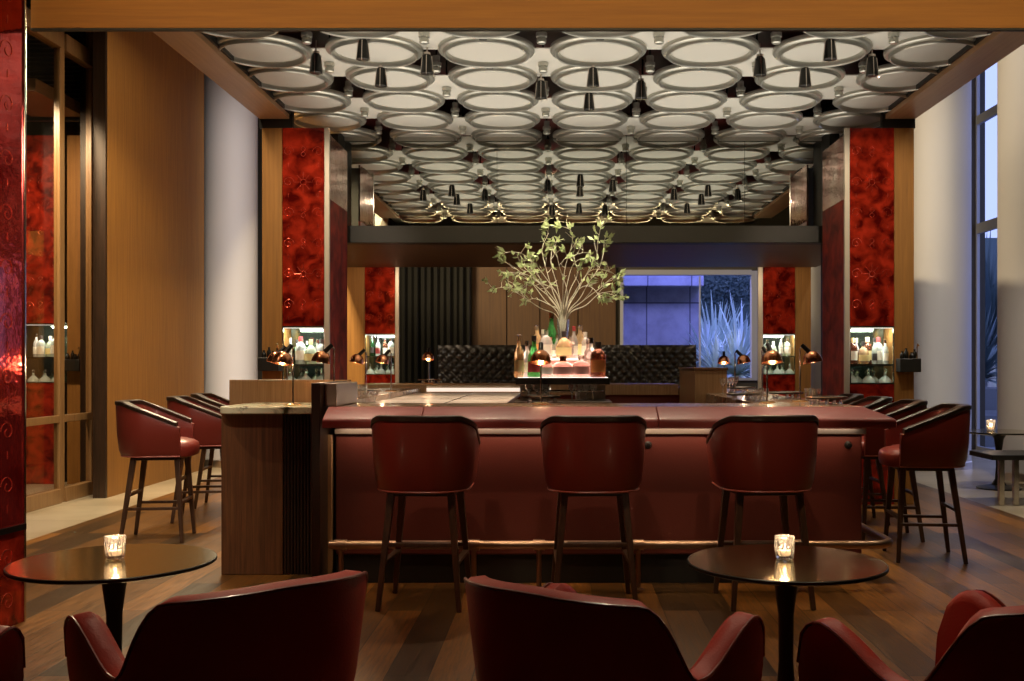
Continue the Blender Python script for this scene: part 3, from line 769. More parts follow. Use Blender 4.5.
# interior work tops
wt = thing('work_station', 'lit metal bartender work top inside the bar', 'work counter')
tops = [(-1.45, -.62), (-.62, -.42)]
MB().box(-1.50, -.42, 7.35, 10.9, 1.02, 1.055).build('work_top', M['steel'], wt, bev=.004)
MB().box(-1.46, -.46, 7.40, 10.85, .08, 1.02).build('cabinet_body', M['brushed'], wt, smooth=False)
MB().box(-.90, -.885, 7.36, 10.88, 1.0552, 1.058).box(-1.48, -.44, 9.0, 9.012, 1.0552, 1.058).build('seam', M['chrome'], wt, smooth=False)
MB().box(-1.46, -.46, 7.41, 10.84, 0, .08).build('plinth', M['black'], wt, smooth=False)
bl = thing('back_counter_light', 'warm light strip under the edge of the back counter', 'light strip')
MB().box(-1.45, -.1, 11.225, 11.245, 1.06, 1.10).build('strip', M['ledsoft'], bl, smooth=False)
MB().box(-1.45, -.1, 11.238, 11.248, 1.10, 1.125).build('housing', M['brushed'], bl, smooth=False)
# wooden cabinet inside the bar at the window side
wc = thing('wooden_cabinet', 'walnut cabinet inside the bar behind the window-side lamps', 'cabinet', (0, 0, 0))
xa, xb, yc = wx(695, 9.2), wx(727, 9.2), 9.2
MB().box(xa, xb, yc, 10.4, .06, wz(370, yc)).build('cabinet_body', M['walnut_pale'], wc, bev=.005)
MB().box(xa - .01, xb + .01, yc - .012, 10.41, wz(370, yc), wz(370, yc) + .02).build('cabinet_top', M['walnut'], wc, bev=.003)
MB().box(xa + .02, xb - .02, yc + .02, 10.38, 0, .06).build('plinth', M['black'], wc, smooth=False)

# ------------------------------------------------------------------ bottle island
isl = thing('bottle_island', 'stepped back-lit bottle stand in the middle of the bar', 'bottle display', (.02, 7.65, 0))
iw = .335
zi = wz(377.5, 7.3)
MB().box(-iw, iw, -.33, .33, zi - .050, zi - .002).build('lower_shelf', M['black'], isl, bev=.004)
MB().box(-iw + .014, iw - .014, -.316, .316, zi - .0015, zi).build('light_panel', M['litpanel'], isl, smooth=False)
MB().box(-iw + .10, iw - .10, -.07, .25, zi, zi + .125).build('step', M['step_glass'], isl, bev=.002)
MB().box(-iw + .10, iw - .10, -.072, .252, zi + .125, zi + .133).build('light_panel', M['litpanel'], isl, smooth=False)
MB().box(-iw + .02, -.10, -.02, .30, 0, zi - .045).box(.10, iw - .02, -.02, .30, 0, zi - .045).build('pedestal', M['brushed'], isl, smooth=False)
gr = MB(); gr.tube([(iw * .86 * math.cos(a), -.20 + .12 * math.sin(a) , zi - .10) for a in [2 * PI * k / 40 for k in range(40)]], .006, 8, closed=True)
for x in (-.22, .22): gr.tube([(x, -.1, zi - .1), (x, -.1, zi - .044)], .005, 6)
gr.build('glass_rack', M['chrome'], isl)
zt2 = zi + .133
IX0, IY0 = .02, 7.65
BT = [  # px, tier(0 front low,1 step), kind, liquid, label, cap, scale, words
 (519, 0, 'slim', 'l_amber', 'paper_y', 'glass', .98, 'tall amber bottle with glass stopper'),
 (527, 0, 'slim', 'l_clear', 'paper', 'chrome', .85, 'small clear bottle with metal cap'),
 (534, 0, 'champ', 'l_green', 'paper_r', 'paper_k', .9, 'green sparkling-wine bottle'),
 (547, 0, 'squat', 'l_rose', 'paper', 'paper_k', (.8, .7, 1.05), 'low rosy bottle with square white label'),
 (563, 0, 'squat', 'l_rose', 'paper_p', 'copper', (1.22, .8, 1.1), 'wide rosy flask with round ornament'),
 (581, 0, 'squat', 'l_rose', 'paper_p', 'glass', (1.05, .8, 1.15), 'squat rosy decanter bottle'),
 (591, 0, 'tall', 'l_clear', 'paper', 'chrome', .92, 'tall clear bottle with metal cap'),
 (598, 0, 'stout', 'l_brown', 'paper_o', 'paper_k', 1.0, 'dark brown bottle with orange label'),
 (588, 0, 'slim', 'l_rose', None, 'glass', .9, 'slender rosy bottle'),
 (537, 1, 'tall', 'l_amber', 'paper_o', 'glass', .82, 'tall orange bottle with glass stopper'),
 (543, 1, 'slim', 'l_clear', 'paper', 'paper', .70, 'slim clear bottle with white cap'),
 (550, 1, 'round', 'l_rose', 'paper', 'paper_r', .72, 'round rosy bottle with red cap'),
 (564, 1, 'round', 'l_amber', 'paper_y', 'paper_k', .90, 'round amber bottle with black stopper'),
 (557, 1, 'slim', 'l_clear', None, 'chrome', .6, 'small clear bottle'),
 (574, 1, 'slim', 'l_clear', 'paper', 'paper_r', .78, 'clear bottle with red cap'),
 (580, 1, 'tall', 'l_amber', 'paper_y', 'glass', .82, 'broad pale-gold bottle with glass stopper'),
 (571, 1, 'stout', 'l_rose', None, 'glass', .65, 'short rosy bottle'),
 (585, 1, 'stout', 'l_clear', 'paper', 'paper', .8, 'clear bottle with white cap'),
 (546, 1, 'stout', 'l_clear', 'paper', 'glass', .85, 'broad clear bottle with glass stopper'),
]
for i, (px, tier, kind, liq, lab, cap, s, wd) in enumerate(BT):
    if tier == 0: y = IY0 - .25 + (.10 if px in (527, 591, 588) else 0); z = zi
    else: y = IY0 + .0 + (.13 if i % 2 else 0); z = zt2
    bottle(kind, liq, lab, cap, (wx(px, y), y, z), wd + (' on the front tier of the bottle stand' if tier == 0 else ' on the raised tier of the bottle stand'), 'bottles on the island stand', s if isinstance(s, tuple) else (s * 1.22, s * 1.12, s * 1.04))
y = IY0 + .06
bottle('champ', 'l_green', None, 'copper', (wx(551.5, y + .1), y + .12, zt2), 'tallest green bottle with copper capsule on the raised tier', 'bottles on the island stand', 1.12)
# glasses beneath
def mk_glass():
    t = thing('tumbler', '', 'glass')
    MB().lathe([(0, 0), (.026, 0), (.034, .09), (.032, .09), (.024, .008), (0, .008)], n=16).build('bowl', M['glass'], t); return t
def mk_stem():
    t = thing('stemmed_glass', '', 'glass')
    MB().lathe([(0, 0), (.032, 0), (.030, .004), (.005, .008), (.004, .06), (.012, .075), (.032, .11), (.034, .15), (.032, .15), (.029, .112), (.008, .08), (0, .08)], n=16).build('bowl', M['glass'], t); return t
for k, px in enumerate((529, 537, 546, 572, 579, 586, 593)):
    y = 7.30
    place('stemg', mk_stem, (wx(px, y), y, 1.105 if False else 1.10 - .0), 0, 'stemmed glass under the bottle stand, %s from the copper lamp' % ORD[k], 'glasses under the bottle stand', (.8, .8, .8))
gs = thing('glass_shelf', 'low metal shelf carrying glasses under the bottle stand', 'shelf')
MB().box(-.32, .36, 7.12, 7.61, 1.065, 1.10).build('shelf_board', M['brushed'], gs, bev=.003)
MB().box(-.30, -.27, 7.14, 7.6, 0, 1.065).box(.31, .34, 7.14, 7.6, 0, 1.065).build('support', M['black'], gs, smooth=False)

# ------------------------------------------------------------------ branches in a vase
yv = 7.80
vase = thing('glass_vase', 'clear glass vase among the bottles holding tall branches', 'vase', (wx(563, yv), yv, zt2))
MB().lathe([(0, 0), (.035, 0), (.040, .01), (.036, .12), (.048, .30), (.044, .30), (.032, .12), (.034, .014), (0, .014)], n=24).build('vase_body', M['glass'], vase)
pr = thing('branch_arrangement', 'large airy arrangement of bleached branches with green leaves above the bottles', 'plant', (wx(563, yv), yv, zt2 + .02))
bx, bz = wx(563, yv), zt2 + .02
S = yv / FPX
main = [  # pixel polylines of principal limbs, with depth drift
 ([(558, 318), (540, 308), (520, 295), (508, 288), (492, 290)], -.10), ([(559, 316), (545, 300), (532, 283), (516, 268), (500, 258)], .12),
 ([(560, 315), (548, 296), (538, 275), (527, 258), (512, 254), (499, 258)], -.2), ([(561, 314), (553, 292), (546, 268), (542, 248), (548, 232), (543, 227)], .1),
 ([(562, 314), (557, 285), (551, 262), (553, 243), (560, 236)], .25), ([(563, 313), (563, 285), (566, 264), (572, 245), (570, 232), (558, 228)], -.15),
 ([(565, 313), (570, 290), (578, 272), (574, 255), (583, 250), (582, 238)], .2), ([(566, 314), (574, 294), (584, 278), (595, 262), (598, 240), (601, 225)], -.1),
 ([(567, 315), (580, 298), (590, 280), (600, 266), (604, 252), (609, 238)], .22), ([(567, 316), (582, 302), (598, 290), (610, 280), (619, 275)], -.2),
 ([(568, 316), (586, 305), (600, 293), (612, 294), (622, 297)], .1), ([(560, 315), (552, 300), (542, 290), (530, 282), (519, 287), (505, 285)], .3),
 ([(562, 314), (560, 300), (548, 282), (535, 266), (527, 262)], -.3), ([(565, 314), (570, 300), (582, 288), (592, 290), (600, 302)], -.3),
 ([(564, 313), (567, 292), (560, 270), (556, 255), (549, 250)], -.25), ([(566, 314), (578, 290), (590, 270), (606, 268), (616, 272), (620, 280)], .3),
 ([(560, 314), (550, 305), (535, 298), (524, 300)], .15), ([(563, 313), (568, 280), (575, 262), (590, 256)], .05),
 ([(561, 314), (548, 292), (530, 276), (512, 272), (503, 276)], .05), ([(562, 314), (555, 290), (540, 282), (528, 270), (520, 262)], .2)]
br = MB(); tips = []
rnd = random.Random(3)
def smoothline(P, n=5):
    P = [Vector(p) for p in P]; out = []
    for i in range(len(P) - 1):
        p0 = P[max(i - 1, 0)]; p1 = P[i]; p2 = P[i + 1]; p3 = P[min(i + 2, len(P) - 1)]
        for k in range(n):
            t = k / n
            out.append(.5 * ((2 * p1) + (p2 - p0) * t + (2 * p0 - 5 * p1 + 4 * p2 - p3) * t * t + (3 * p1 - p0 - 3 * p2 + p3) * t ** 3))
    out.append(P[-1]); return out
for poly, dz in main:
    n = len(poly)
    P = [((px - 563) * S, dz * (i / (n - 1)) ** 1.1 * .9 + rnd.uniform(-.006, .006), wz(py, yv) - bz) for i, (px, py) in enumerate(poly)]
    P = [(rnd.uniform(-.006, .006), rnd.uniform(-.006, .006), .02)] + P
    Q = smoothline(P)
    m_ = len(Q)
    br.tube(Q, [.0048 * (1 - .68 * k / (m_ - 1)) for k in range(m_)], 6)
    tips.append((Q[-1], (Q[-1] - Q[-3]).normalized(), 1))
    for k in range(14, m_ - 1, 2):
        t = (Q[k + 1] - Q[k]).normalized()
        dv = (t * rnd.uniform(.3, .9) + Vector((rnd.uniform(-1, 1), rnd.uniform(-1, 1), rnd.uniform(-.5, .9)))).normalized()
        L_ = rnd.uniform(.05, .13); q = [Q[k]]
        for s_ in range(4):
            dv = (dv + Vector((rnd.uniform(-.35, .35), rnd.uniform(-.35, .35), rnd.uniform(-.2, .35)))).normalized()
            q.append(q[-1] + dv * L_ / 4)
        br.tube(q, [.0026, .0022, .002, .0016, .001], 5)
        if rnd.random() < .75: tips.append((q[-1], dv, .8))
br.build('branches', M['bark'], pr)
lf = MB()
def leaf(mb, p, d, L_, w):
    d = d.normalized(); s = d.cross(Vector((rnd.uniform(-1, 1), rnd.uniform(-1, 1), rnd.uniform(-.3, 1)))).normalized(); n_ = d.cross(s)
    a = p; b = p + d * L_ * .45 + s * w + n_ * w * .25; c = p + d * L_; e = p + d * L_ * .45 - s * w + n_ * w * .25; m_ = p + d * L_ * .5
    mb.add([a, b, c, e, m_], [(0, 1, 4), (1, 2, 4), (2, 3, 4), (3, 0, 4)])
for p, d, s in tips:
    for k in range(rnd.choice((7, 8, 9, 10)) if s == 1 else rnd.choice((3, 4, 5))):
        dd = (d + Vector((rnd.uniform(-1, 1), rnd.uniform(-1, 1), rnd.uniform(-.9, .9)))).normalized()
        leaf(lf, p - d * rnd.uniform(0, .05), dd, rnd.uniform(.035, .066), rnd.uniform(.010, .016))
lf.build('leaves', M['leaf'], pr, fixn=False)

# ------------------------------------------------------------------ desk lamps
def mk_lamp():
    t = thing('desk_lamp', '', 'lamp')
    MB().lathe([(0, 0), (.055, 0), (.056, .006), (.050, .010), (.012, .014), (0, .014)], n=28).build('base', M['brass'], t)
    MB().tube([(0, 0, .012), (0, 0, .34), (0, .002, .362), (0, -.010, .378), (0, -.022, .380)], .0055, 10).build('stem', M['chrome'], t)
    # socket, tilted, then copper dome
    MB().tube([(0, -.012, .392), (0, -.068, .338)], [.015, .017], 14).build('socket', M['blackmetal'], t)
    Rm = Matrix.Rotation(R(-12), 3, 'X')
    prof = [(.0, .068), (.020, .065), (.040, .054), (.056, .034), (.064, .008), (.068, -.016), (.065, -.016), (.060, .008), (.052, .030), (.036, .048), (0, .060)]
    sh = MB().lathe(prof, (0, -.085, .285), 28, M=Rm).build('lamp_shade', M['copper'], t)
    MB().lathe([(0, -.014), (.014, -.01), (.018, .006), (.010, .026), (0, .03)], (0, -.085, .290), 14).build('bulb', M['bulb'], sh)
    return t
LAMPS = [ # stem px, depth, z, facing deg (0 = towards camera), words
 (293, 6.74, None, -35, 'copper desk lamp standing on the green marble podium'),
 (287, 7.9, 1.10, -60, 'copper desk lamp on the counter just behind the podium lamp'),
 (334, 7.1, 1.10, -75, 'copper desk lamp behind the dark upright end panel'),
 (366, 9.5, 1.10, -70, 'copper desk lamp in front of the curtain-side back cabinet pilaster'),
 (391, 9.9, 1.10, -60, 'copper desk lamp in front of the curtain-side back cabinet niche'),
 (429, 11.5, ZB, 0, 'small copper desk lamp alone on the back counter before the curtain'),
 (541, 6.72, 1.10, 0, 'copper desk lamp in front of the bottle stand'),
 (724, 11.4, 1.10, -10, 'copper desk lamp at the far end of the window-side counter'),
 (735, 10.1, 1.10, 70, 'copper desk lamp in front of the blue window, turned to the windows'),
 (767, 6.9, 1.10, 12, 'copper desk lamp nearest the middle of the window-side corner'),
 (762, 8.3, 1.10, 30, 'copper desk lamp behind the corner lamp on the window-side counter'),
 (800, 7.15, 1.10, 68, 'copper desk lamp nearest the window-side stools'),
]
MARBZ = 1.09
for px, d, z, a, wd in LAMPS:
    z = MARBZ if z is None else z
    o = place('lamp', mk_lamp, (wx(px, d), d, z), R(a), wd, 'copper desk lamps along the bar')
    l = bpy.data.lights.new('lamp_glow', 'POINT'); l.energy = .7; l.color = (1, .66, .36); l.shadow_soft_size = .012
    lo = bpy.data.objects.new('lamp_glow', l); COL.objects.link(lo); lo.parent = o; lo.location = (0, -.085, .270)

# trays with glassware on the counters
def mk_tray():
    t = thing('tray_stand', '', 'tray')
    MB().lathe([(0, .032), (.125, .032), (.132, .036), (.135, .044), (.131, .044), (.126, .038), (0, .038)], n=32).build('tray', M['darkwood'], t)
    MB().tube([(.134 * math.cos(a), .134 * math.sin(a), .046) for a in [2 * PI * k / 36 for k in range(36)]], .003, 6, closed=True).build('rim', M['chrome'], t)
    for k in range(5):
        a = 2 * PI * k / 5
        MB().lathe([(0, 0), (.012, 0), (.014, .006), (.010, .032), (0, .032)], (.095 * math.cos(a), .095 * math.sin(a), 0), 10).build('foot', M['glass'], t)
    return t
TR = [(541, 6.98, 'round dark tray on glass feet behind the copper lamp by the bottle stand'), (745, 7.5, 'round dark tray beside the corner lamp'), (826, 6.75, 'round dark tray at the corner of the window-side counter'),
      (786, 7.9, 'round dark tray between the two nearest window-side lamps'), (741, 9.6, 'round dark tray below the lamp before the blue window'), (430, 11.72, 'round dark tray behind the small lamp on the back counter'),
      (352, 7.6, 'round dark tray beside the upright end panel'), (380, 8.8, 'round dark tray on the counter below the curtain-side cabinet')]
for px, d, wd in TR:
    z = ZB if d > 11 else (1.10)
    x = wx(px, d)
    if px == 352: x = -1.56 - .13
    if px == 380: x = -1.66
    place('tray', mk_tray, (x, d, z), 0, wd, 'round trays on the bar')
for k, (px, d) in enumerate(((758, 7.05), (752, 7.12), (764, 7.25), (845, 7.1), (853, 7.3), (355, 8.4), (360, 8.55), (372, 8.2))):
    x = wx(px, d)
    if px < 400: x = -1.60 - .1 * (k - 5)
    if px > 800: x = min(x, 1.76)
    place('tumb', mk_glass, (x, d, 1.10), 0, 'clear tumbler on the %s counter, %s in its cluster' % ('window-side' if px > 500 else 'podium-side', ORD[k if k < 5 else k - 5]), 'tumblers on the counters')
for k in range(5):
    d = 9.25 + .12 * (k % 2)
    place('stemg', mk_stem, (1.42 + .07 * k, 9.0 + .5 * k * .5, 1.10), 0, 'stemmed glass on the counter before the walnut cabinet, %s in line' % ORD[k], 'stemmed glasses by the walnut cabinet', (.9, .9, .9))

# ------------------------------------------------------------------ podium
pd = thing('podium', 'walnut service podium with green marble top beside the bar', 'podium')
MB().box(wx(221, 6.66), wx(283, 6.66), 6.66, 7.36, 0, 1.045).build('front_panel', M['walnut'], pd, bev=.006)
fl = MB(); a0, a1 = wx(283, 6.66) + .002, wx(313, 6.2) - .005
nfl = 14
for k in range(nfl):
    xx = a0 + (a1 - a0) * (k + .5) / nfl; yy = 6.665 - .30 * max(0, (k - 3) / nfl) * 0
    fl.tube([(xx, yy + .010, 0), (xx, yy + .010, 1.045)], (a1 - a0) / nfl * .46, 8)
fl.box(a0, a1, 6.68, 7.36, 0, 1.045)
fl.build('fluted_panel', M['darkwood'], pd)
rr = .10; X0m, X1m, Y0m, Y1m = wx(213, 6.45), wx(313, 6.2) - .003, 6.50, 7.30
pts = [(X0m + rr - rr * math.cos(t), Y0m + rr - rr * math.sin(t)) for t in [R(9 * k) for k in range(11)]] + [(X1m, Y0m), (X1m, Y1m), (X0m, Y1m)]
MB().prism(pts, 1.045, MARBZ).build('marble_top', M['marble'], pd, bev=.006)
MB().box(wx(222, 7.15), X1m, 7.305, 7.35, 1.045, wz(380, 7.2)).build('back_board', M['walnut_pale'], pd, bev=.004)

# ------------------------------------------------------------------ bar stools
def stool_path(yf):
    hw, r, yb = .262, .215, -.272
    P = []; n1, n2, n3 = 12, 16, 6
    for k in range(n1): P.append((-hw + .012 * (1 - k / n1), yf + (yb + r - yf) * k / n1, -1, 0))
    for k in range(n2):
        a = PI / 2 * k / n2; P.append((-hw + r - r * math.cos(a), yb + r - r * math.sin(a), -math.cos(a), -math.sin(a)))
    for k in range(n3 + 1): P.append((-hw + r + (2 * hw - 2 * r) * k / n3, yb, 0, -1))
    P += [(-x, y, -nx, ny) for x, y, nx, ny in reversed(P[:n1 + n2])]
    return [p + (p[1],) for p in P]
def stool_top(y):
    t = max(0, min(1, (y + .20) / .40))
    return 1.045 - .165 * t
def mk_stool():
    t = thing('bar_stool', '', 'bar stool')
    P = stool_path(.205)
    secs = []
    for x, y, nx, ny, a in P:
        zt = stool_top(a)
        secs.append([(-.006, .660), (.010, .70), (.024, .82), (.033, zt - .01), (.030, zt), (-.018, zt), (-.022, zt - .01), (-.026, .82), (-.034, .70), (-.036, .66)])
    bs = MB().sweep([p[:4] for p in P], secs).build('back_shell', M['leather'], t)
    P2 = stool_path(.185)
    s2 = []
    for x, y, nx, ny, a in P2:
        zt = stool_top(a)
        s2.append([(.037, zt + .001), (.039, zt + .006), (.038, zt + .028), (.032, zt + .033), (-.024, zt + .033), (-.030, zt + .028), (-.027, zt + .001)])
    MB().sweep([p[:4] for p in P2], s2).build('top_rail', M['darkwood'], bs)
    pp = MB().tube([(x + nx * -.006, y + ny * -.006, .658) for x, y, nx, ny, a in P], .006, 6)
    pp.build('piping', M['piping'], bs)
    # seat cushion: rounded super-ellipse
    cu = MB(); n = 40; rings = [(.84, .655), (.97, .665), (1.0, .69), (1.0, .735), (.96, .76), (.85, .778), (.5, .788), (0.02, .79)]
    vs = []; fs = []
    for s_, z in rings:
        for k in range(n):
            a = 2 * PI * k / n; c, q = math.cos(a), math.sin(a)
            x = .232 * math.copysign(abs(c) ** .6, c) * s_; y = .025 + .262 * math.copysign(abs(q) ** .6, q) * s_
            vs.append((x, y, z - (.012 if y > .18 else 0)))
    for i in range(len(rings) - 1):
        for k in range(n): fs.append((i * n + k, i * n + (k + 1) % n, (i + 1) * n + (k + 1) % n, (i + 1) * n + k))
    fs.append(tuple(range(n))); fs.append(tuple((len(rings) - 1) * n + k for k in range(n)))
    cu.add(vs, fs).build('seat', M['leather'], t)
    MB().box(-.185, .185, -.17, .20, .625, .654).build('seat_frame', M['darkwood'], t, bev=.006)
    foot = {}
    for sx in (-1, 1):
        for sy in (-1, 1):
            top = Vector((sx * .168, .17 if sy > 0 else -.15, .64)); bot = Vector((sx * .225, .215 if sy > 0 else -.235, 0))
            MB().bar(bot, top, .026, .026, .042, .042).build('leg', M['walnut_leg'], t, bev=.004)
            foot[(sx, sy)] = (top, bot)
    def at(k, z):
        top, bot = foot[k]; return bot + (top - bot) * (z / .64)
    for a, b, z in (((-1, -1), (1, -1), .36), ((-1, 1), (1, 1), .30), ((-1, -1), (-1, 1), .26), ((1, -1), (1, 1), .26)):
        MB().bar(at(a, z), at(b, z), .02, .034).build('stretcher', M['walnut_leg'], t, bev=.003)
    return t
M['walnut_leg'] = wood('stool_leg_wood', (.04, .02, .010), (.11, .055, .028), (20, 20, 1), .35)
G = 'red leather bar stools around the bar'
# stool faces +Y locally
ST = [(wx(425, 5.85), 5.90, R(-3), 'red bar stool at the bar front nearest the podium'),
      (wx(593, 5.85), 5.90, R(2), 'red bar stool in the middle of the bar front'),
      (wx(765, 5.85), 5.93, R(4), 'red bar stool at the bar front nearest the windows, behind the round table'),
      (2.55, 7.27, R(84), 'red bar stool on the window side, closest to the bar corner'),
      (2.55, 8.12, R(86), 'red bar stool on the window side, second from the bar corner'),
      (2.54, 8.93, R(88), 'red bar stool on the window side, third from the bar corner'),
      (2.52, 9.70, R(88), 'red bar stool on the window side, fourth from the bar corner'),
      (-3.12, 8.05, R(-82), 'red bar stool beside the podium, first along the glazed-door side'),
      (-3.12, 9.08, R(-80), 'red bar stool on the glazed-door side, second from the podium'),
      (-3.22, 9.95, R(-84), 'red bar stool on the glazed-door side, third from the podium')]
for x, y, a, wd in ST: place('stool', mk_stool, (x, y, 0), a, wd, G)
place('stool', mk_stool, (-.9, 12.55, 0), R(180), 'dark red bar stool behind the back counter', G)

# ------------------------------------------------------------------ round tables and candles
def mk_table():
    t = thing('round_table', '', 'table')
    MB().lathe([(0, .583), (.362, .583), (.372, .588), (.375, .595), (.372, .602), (0, .602)], n=72).build('table_top', M['bronze'], t)
    MB().lathe([(.3755, .588), (.378, .590), (.378, .599), (.3755, .601)], n=72).build('edge_band', M['blackmetal'], t)
    MB().lathe([(.21, 0), (.215, .008), (.19, .018), (.07, .04), (.036, .10), (.028, .22), (.030, .40), (.046, .52), (.075, .575), (.09, .583)], n=36).build('pedestal', M['blackmetal'], t)
    return t
place('table', mk_table, (wx(112, 3.97), 3.99, 0), 0, 'round bronze-topped table in front of the podium, beside the red glass screen', 'round pedestal tables')
place('table', mk_table, (wx(786, 3.97), 3.97, 0), 0, 'round bronze-topped table in front of the window-side bar stool', 'round pedestal tables')
place('table', mk_table, (4.80, 11.3, 0), 0, 'round pedestal table beside the column at the tall window', 'round pedestal tables', (1.1, 1.1, 1.04))
place('table', mk_table, (wx(650, 13.1), 13.1, 0), 0, 'round table before the tufted black banquette', 'round pedestal tables', (.8, .8, 1.5))
def mk_candle():
    t = thing('candle_glass', '', 'candle')
    n = 20; g = MB()
    vs = []; fs = []
    prof = [(.027, 0), (.030, .004), (.034, .03), (.0385, .088), (.0355, .088), (.030, .03), (.026, .014)]
    for r, z in prof:
        for k in range(n):
            a = 2 * PI * k / n; f_ = 1 + (.07 if k % 2 else -.07) * (1 if .003 < z < .08 and r > .0295 else 0)
            vs.append((r * f_ * math.cos(a), r * f_ * math.sin(a), z))
    for i in range(len(prof) - 1):
        for k in range(n): fs.append((i * n + k, i * n + (k + 1) % n, (i + 1) * n + (k + 1) % n, (i + 1) * n + k))
    fs.append(tuple(range(n))); fs.append(tuple((len(prof) - 1) * n + k for k in range(n)))
    g.add(vs, fs).build('cup', M['cutglass'], t, smooth=False)
    wx_ = MB().lathe([(0, .015), (.022, .015), (.022, .034), (0, .034)], n=16).build('wax', M['wax'], t)
    MB().lathe([(0, .034), (.003, .036), (.006, .044), (.003, .056), (0, .062)], n=8).build('flame', M['flame'], wx_)
    return t
for (px, d, z, wd, e) in ((115, 4.02, .602, 'lit faceted glass candle on the round table before the podium', .9), (784.5, 4.02, .602, 'lit faceted glass candle on the round table before the window-side stool', .9),
                       (991, 11.3, .602 * 1.04, 'lit glass candle on the table beside the tall window', .7), (646, 13.0, .602 * 1.5, 'lit glass candle before the tufted banquette', .7)):
    o = place('candle', mk_candle, (wx(px, d), d, z), 0, wd, 'candles in glasses', (1.05, 1.05, 1.0) if d < 10 else (1.3, 1.3, 1.4))
    l = bpy.data.lights.new('candle_light', 'POINT'); l.energy = e; l.color = (1, .68, .40); l.shadow_soft_size = .012
    lo = bpy.data.objects.new('candle_light', l); COL.objects.link(lo); lo.parent = o; lo.location = (0, 0, .100)
# low bench table beside the tall window
lb = thing('low_table', 'low dark table with square metal legs near the tall window', 'table', (4.55, 10.15, 0))
MB().box(-.42, .42, -.28, .28, .44, .49).build('table_top', M['black'], lb, bev=.006)
for sx in (-.30, -.16, .36):
    MB().box(sx - .025, sx + .025, -.22, -.17, 0, .44).build('leg', M['chrome'], lb, bev=.003)

# ------------------------------------------------------------------ lounge chairs
def chair_path():
    pts = []; hw, r = .305, .24
    yb, yf = -.30, .29
    n1, n2, n3 = 14, 18, 10
    for k in range(n1): pts.append((-hw, yf + (yb + r - yf) * k / n1, -1, 0))
    for k in range(n2):
        a = PI / 2 * k / n2; pts.append((-hw + r - r * math.cos(a), yb + r - r * math.sin(a), -math.cos(a), -math.sin(a)))
    for k in range(n3 + 1): pts.append((-hw + r + (2 * hw - 2 * r) * k / n3, yb, 0, -1))
    rest = [(-x, y, -nx, ny) for x, y, nx, ny in reversed(pts[:n1 + n2])]
    return pts + rest
def sm(t): t = max(0, min(1, t)); return t * t * (3 - 2 * t)
def mk_chair():
    t = thing('lounge_chair', '', 'armchair')
    P = chair_path(); n = len(P)
    s = [0]
    for i in range(1, n): s.append(s[-1] + math.hypot(P[i][0] - P[i - 1][0], P[i][1] - P[i - 1][1]))
    T = s[-1]; secs = []; tops = []
    for i, p in enumerate(P):
        q = abs(s[i] - T / 2)       # distance from the middle of the back
        L_ = T / 2
        back = .793 - .03 * (q / .3) ** 2 * .6
        zz = back + (.565 - back) * sm((q - .26) / .17)
        zz += (.678 - .565) * sm((q - .46) / .25)
        e = L_ - q
        if e < .10: zz -= .13 * (1 - math.sqrt(max(0, 1 - (1 - e / .10) ** 2)))
        tops.append(zz)
        fl_ = .035 * sm((zz - .5) / .3)
        b = .10
        secs.append([(-.025, b), (-.005, .3), (.026 + fl_ - max(0, zz - .028 - min(.5, zz - .06)) * .12, min(.5, zz - .06)), (.026 + fl_, zz - .028), (.024 + fl_, zz - .010), (.012 + fl_, zz), (-.024 + fl_ * .9, zz + .004), (-.042 + fl_ * .8, zz - .010), (-.046 + fl_ * .6, zz - .03), (-.055, .42), (-.06, b)])
    sh = MB().sweep(P, secs).build('shell', M['leather_chair'], t)
    MB().tube([(x + nx * (.026 + .035 * sm((z - .5) / .3)), y + ny * (.026 + .035 * sm((z - .5) / .3)), z - .004) for (x, y, nx, ny), z in zip(P, tops)], .005, 6).build('piping', M['leather'], sh)
    cu = MB(); n = 36; rings = [(.9, .30), (1, .32), (1, .39), (.96, .415), (.8, .43), (.02, .435)]
    vs = []; fs = []
    for s_, z in rings:
        for k in range(n):
            a = 2 * PI * k / n; c, q = math.cos(a), math.sin(a)
            vs.append((.238 * math.copysign(abs(c) ** .5, c) * s_, .02 + .265 * math.copysign(abs(q) ** .5, q) * s_, z))
    for i in range(len(rings) - 1):
        for k in range(n): fs.append((i * n + k, i * n + (k + 1) % n, (i + 1) * n + (k + 1) % n, (i + 1) * n + k))
    fs.append(tuple(range(n))); fs.append(tuple((len(rings) - 1) * n + k for k in range(n)))
    cu.add(vs, fs).build('seat', M['leather'], t)
    MB().box(-.245, .245, -.22, .26, .12, .30).build('seat_base', M['leather_dark'], t, bev=.01)
    for sx in (-1, 1):
        for sy in (-1, 1): MB().bar((sx * .25, .24 * sy, 0), (sx * .23, .21 * sy, .12), .025, .025, .04, .04).build('leg', M['darkwood'], t)
    return t
M['leather_chair'] = mat('chair_leather', (.42, .034, .018), .5, bump=.12, bscale=150, spec=.3)
GC = 'red leather lounge chairs'
place('chair', mk_chair, (-.935, 2.90, 0), R(43), 'red lounge chair seen from behind, turned to the table before the podium', GC)
place('chair', mk_chair, (.128, 2.86, 0), R(-37), 'red lounge chair seen from behind, in the middle, turned to the candle table', GC)
place('chair', mk_chair, (1.09, 2.77, 0), R(33), 'red lounge chair on the window side, armrest towards the middle chair', GC)
place('chair', mk_chair, (-1.80, 2.52, 0), R(-5), 'red lounge chair cut by the picture edge below the red glass screen', GC)

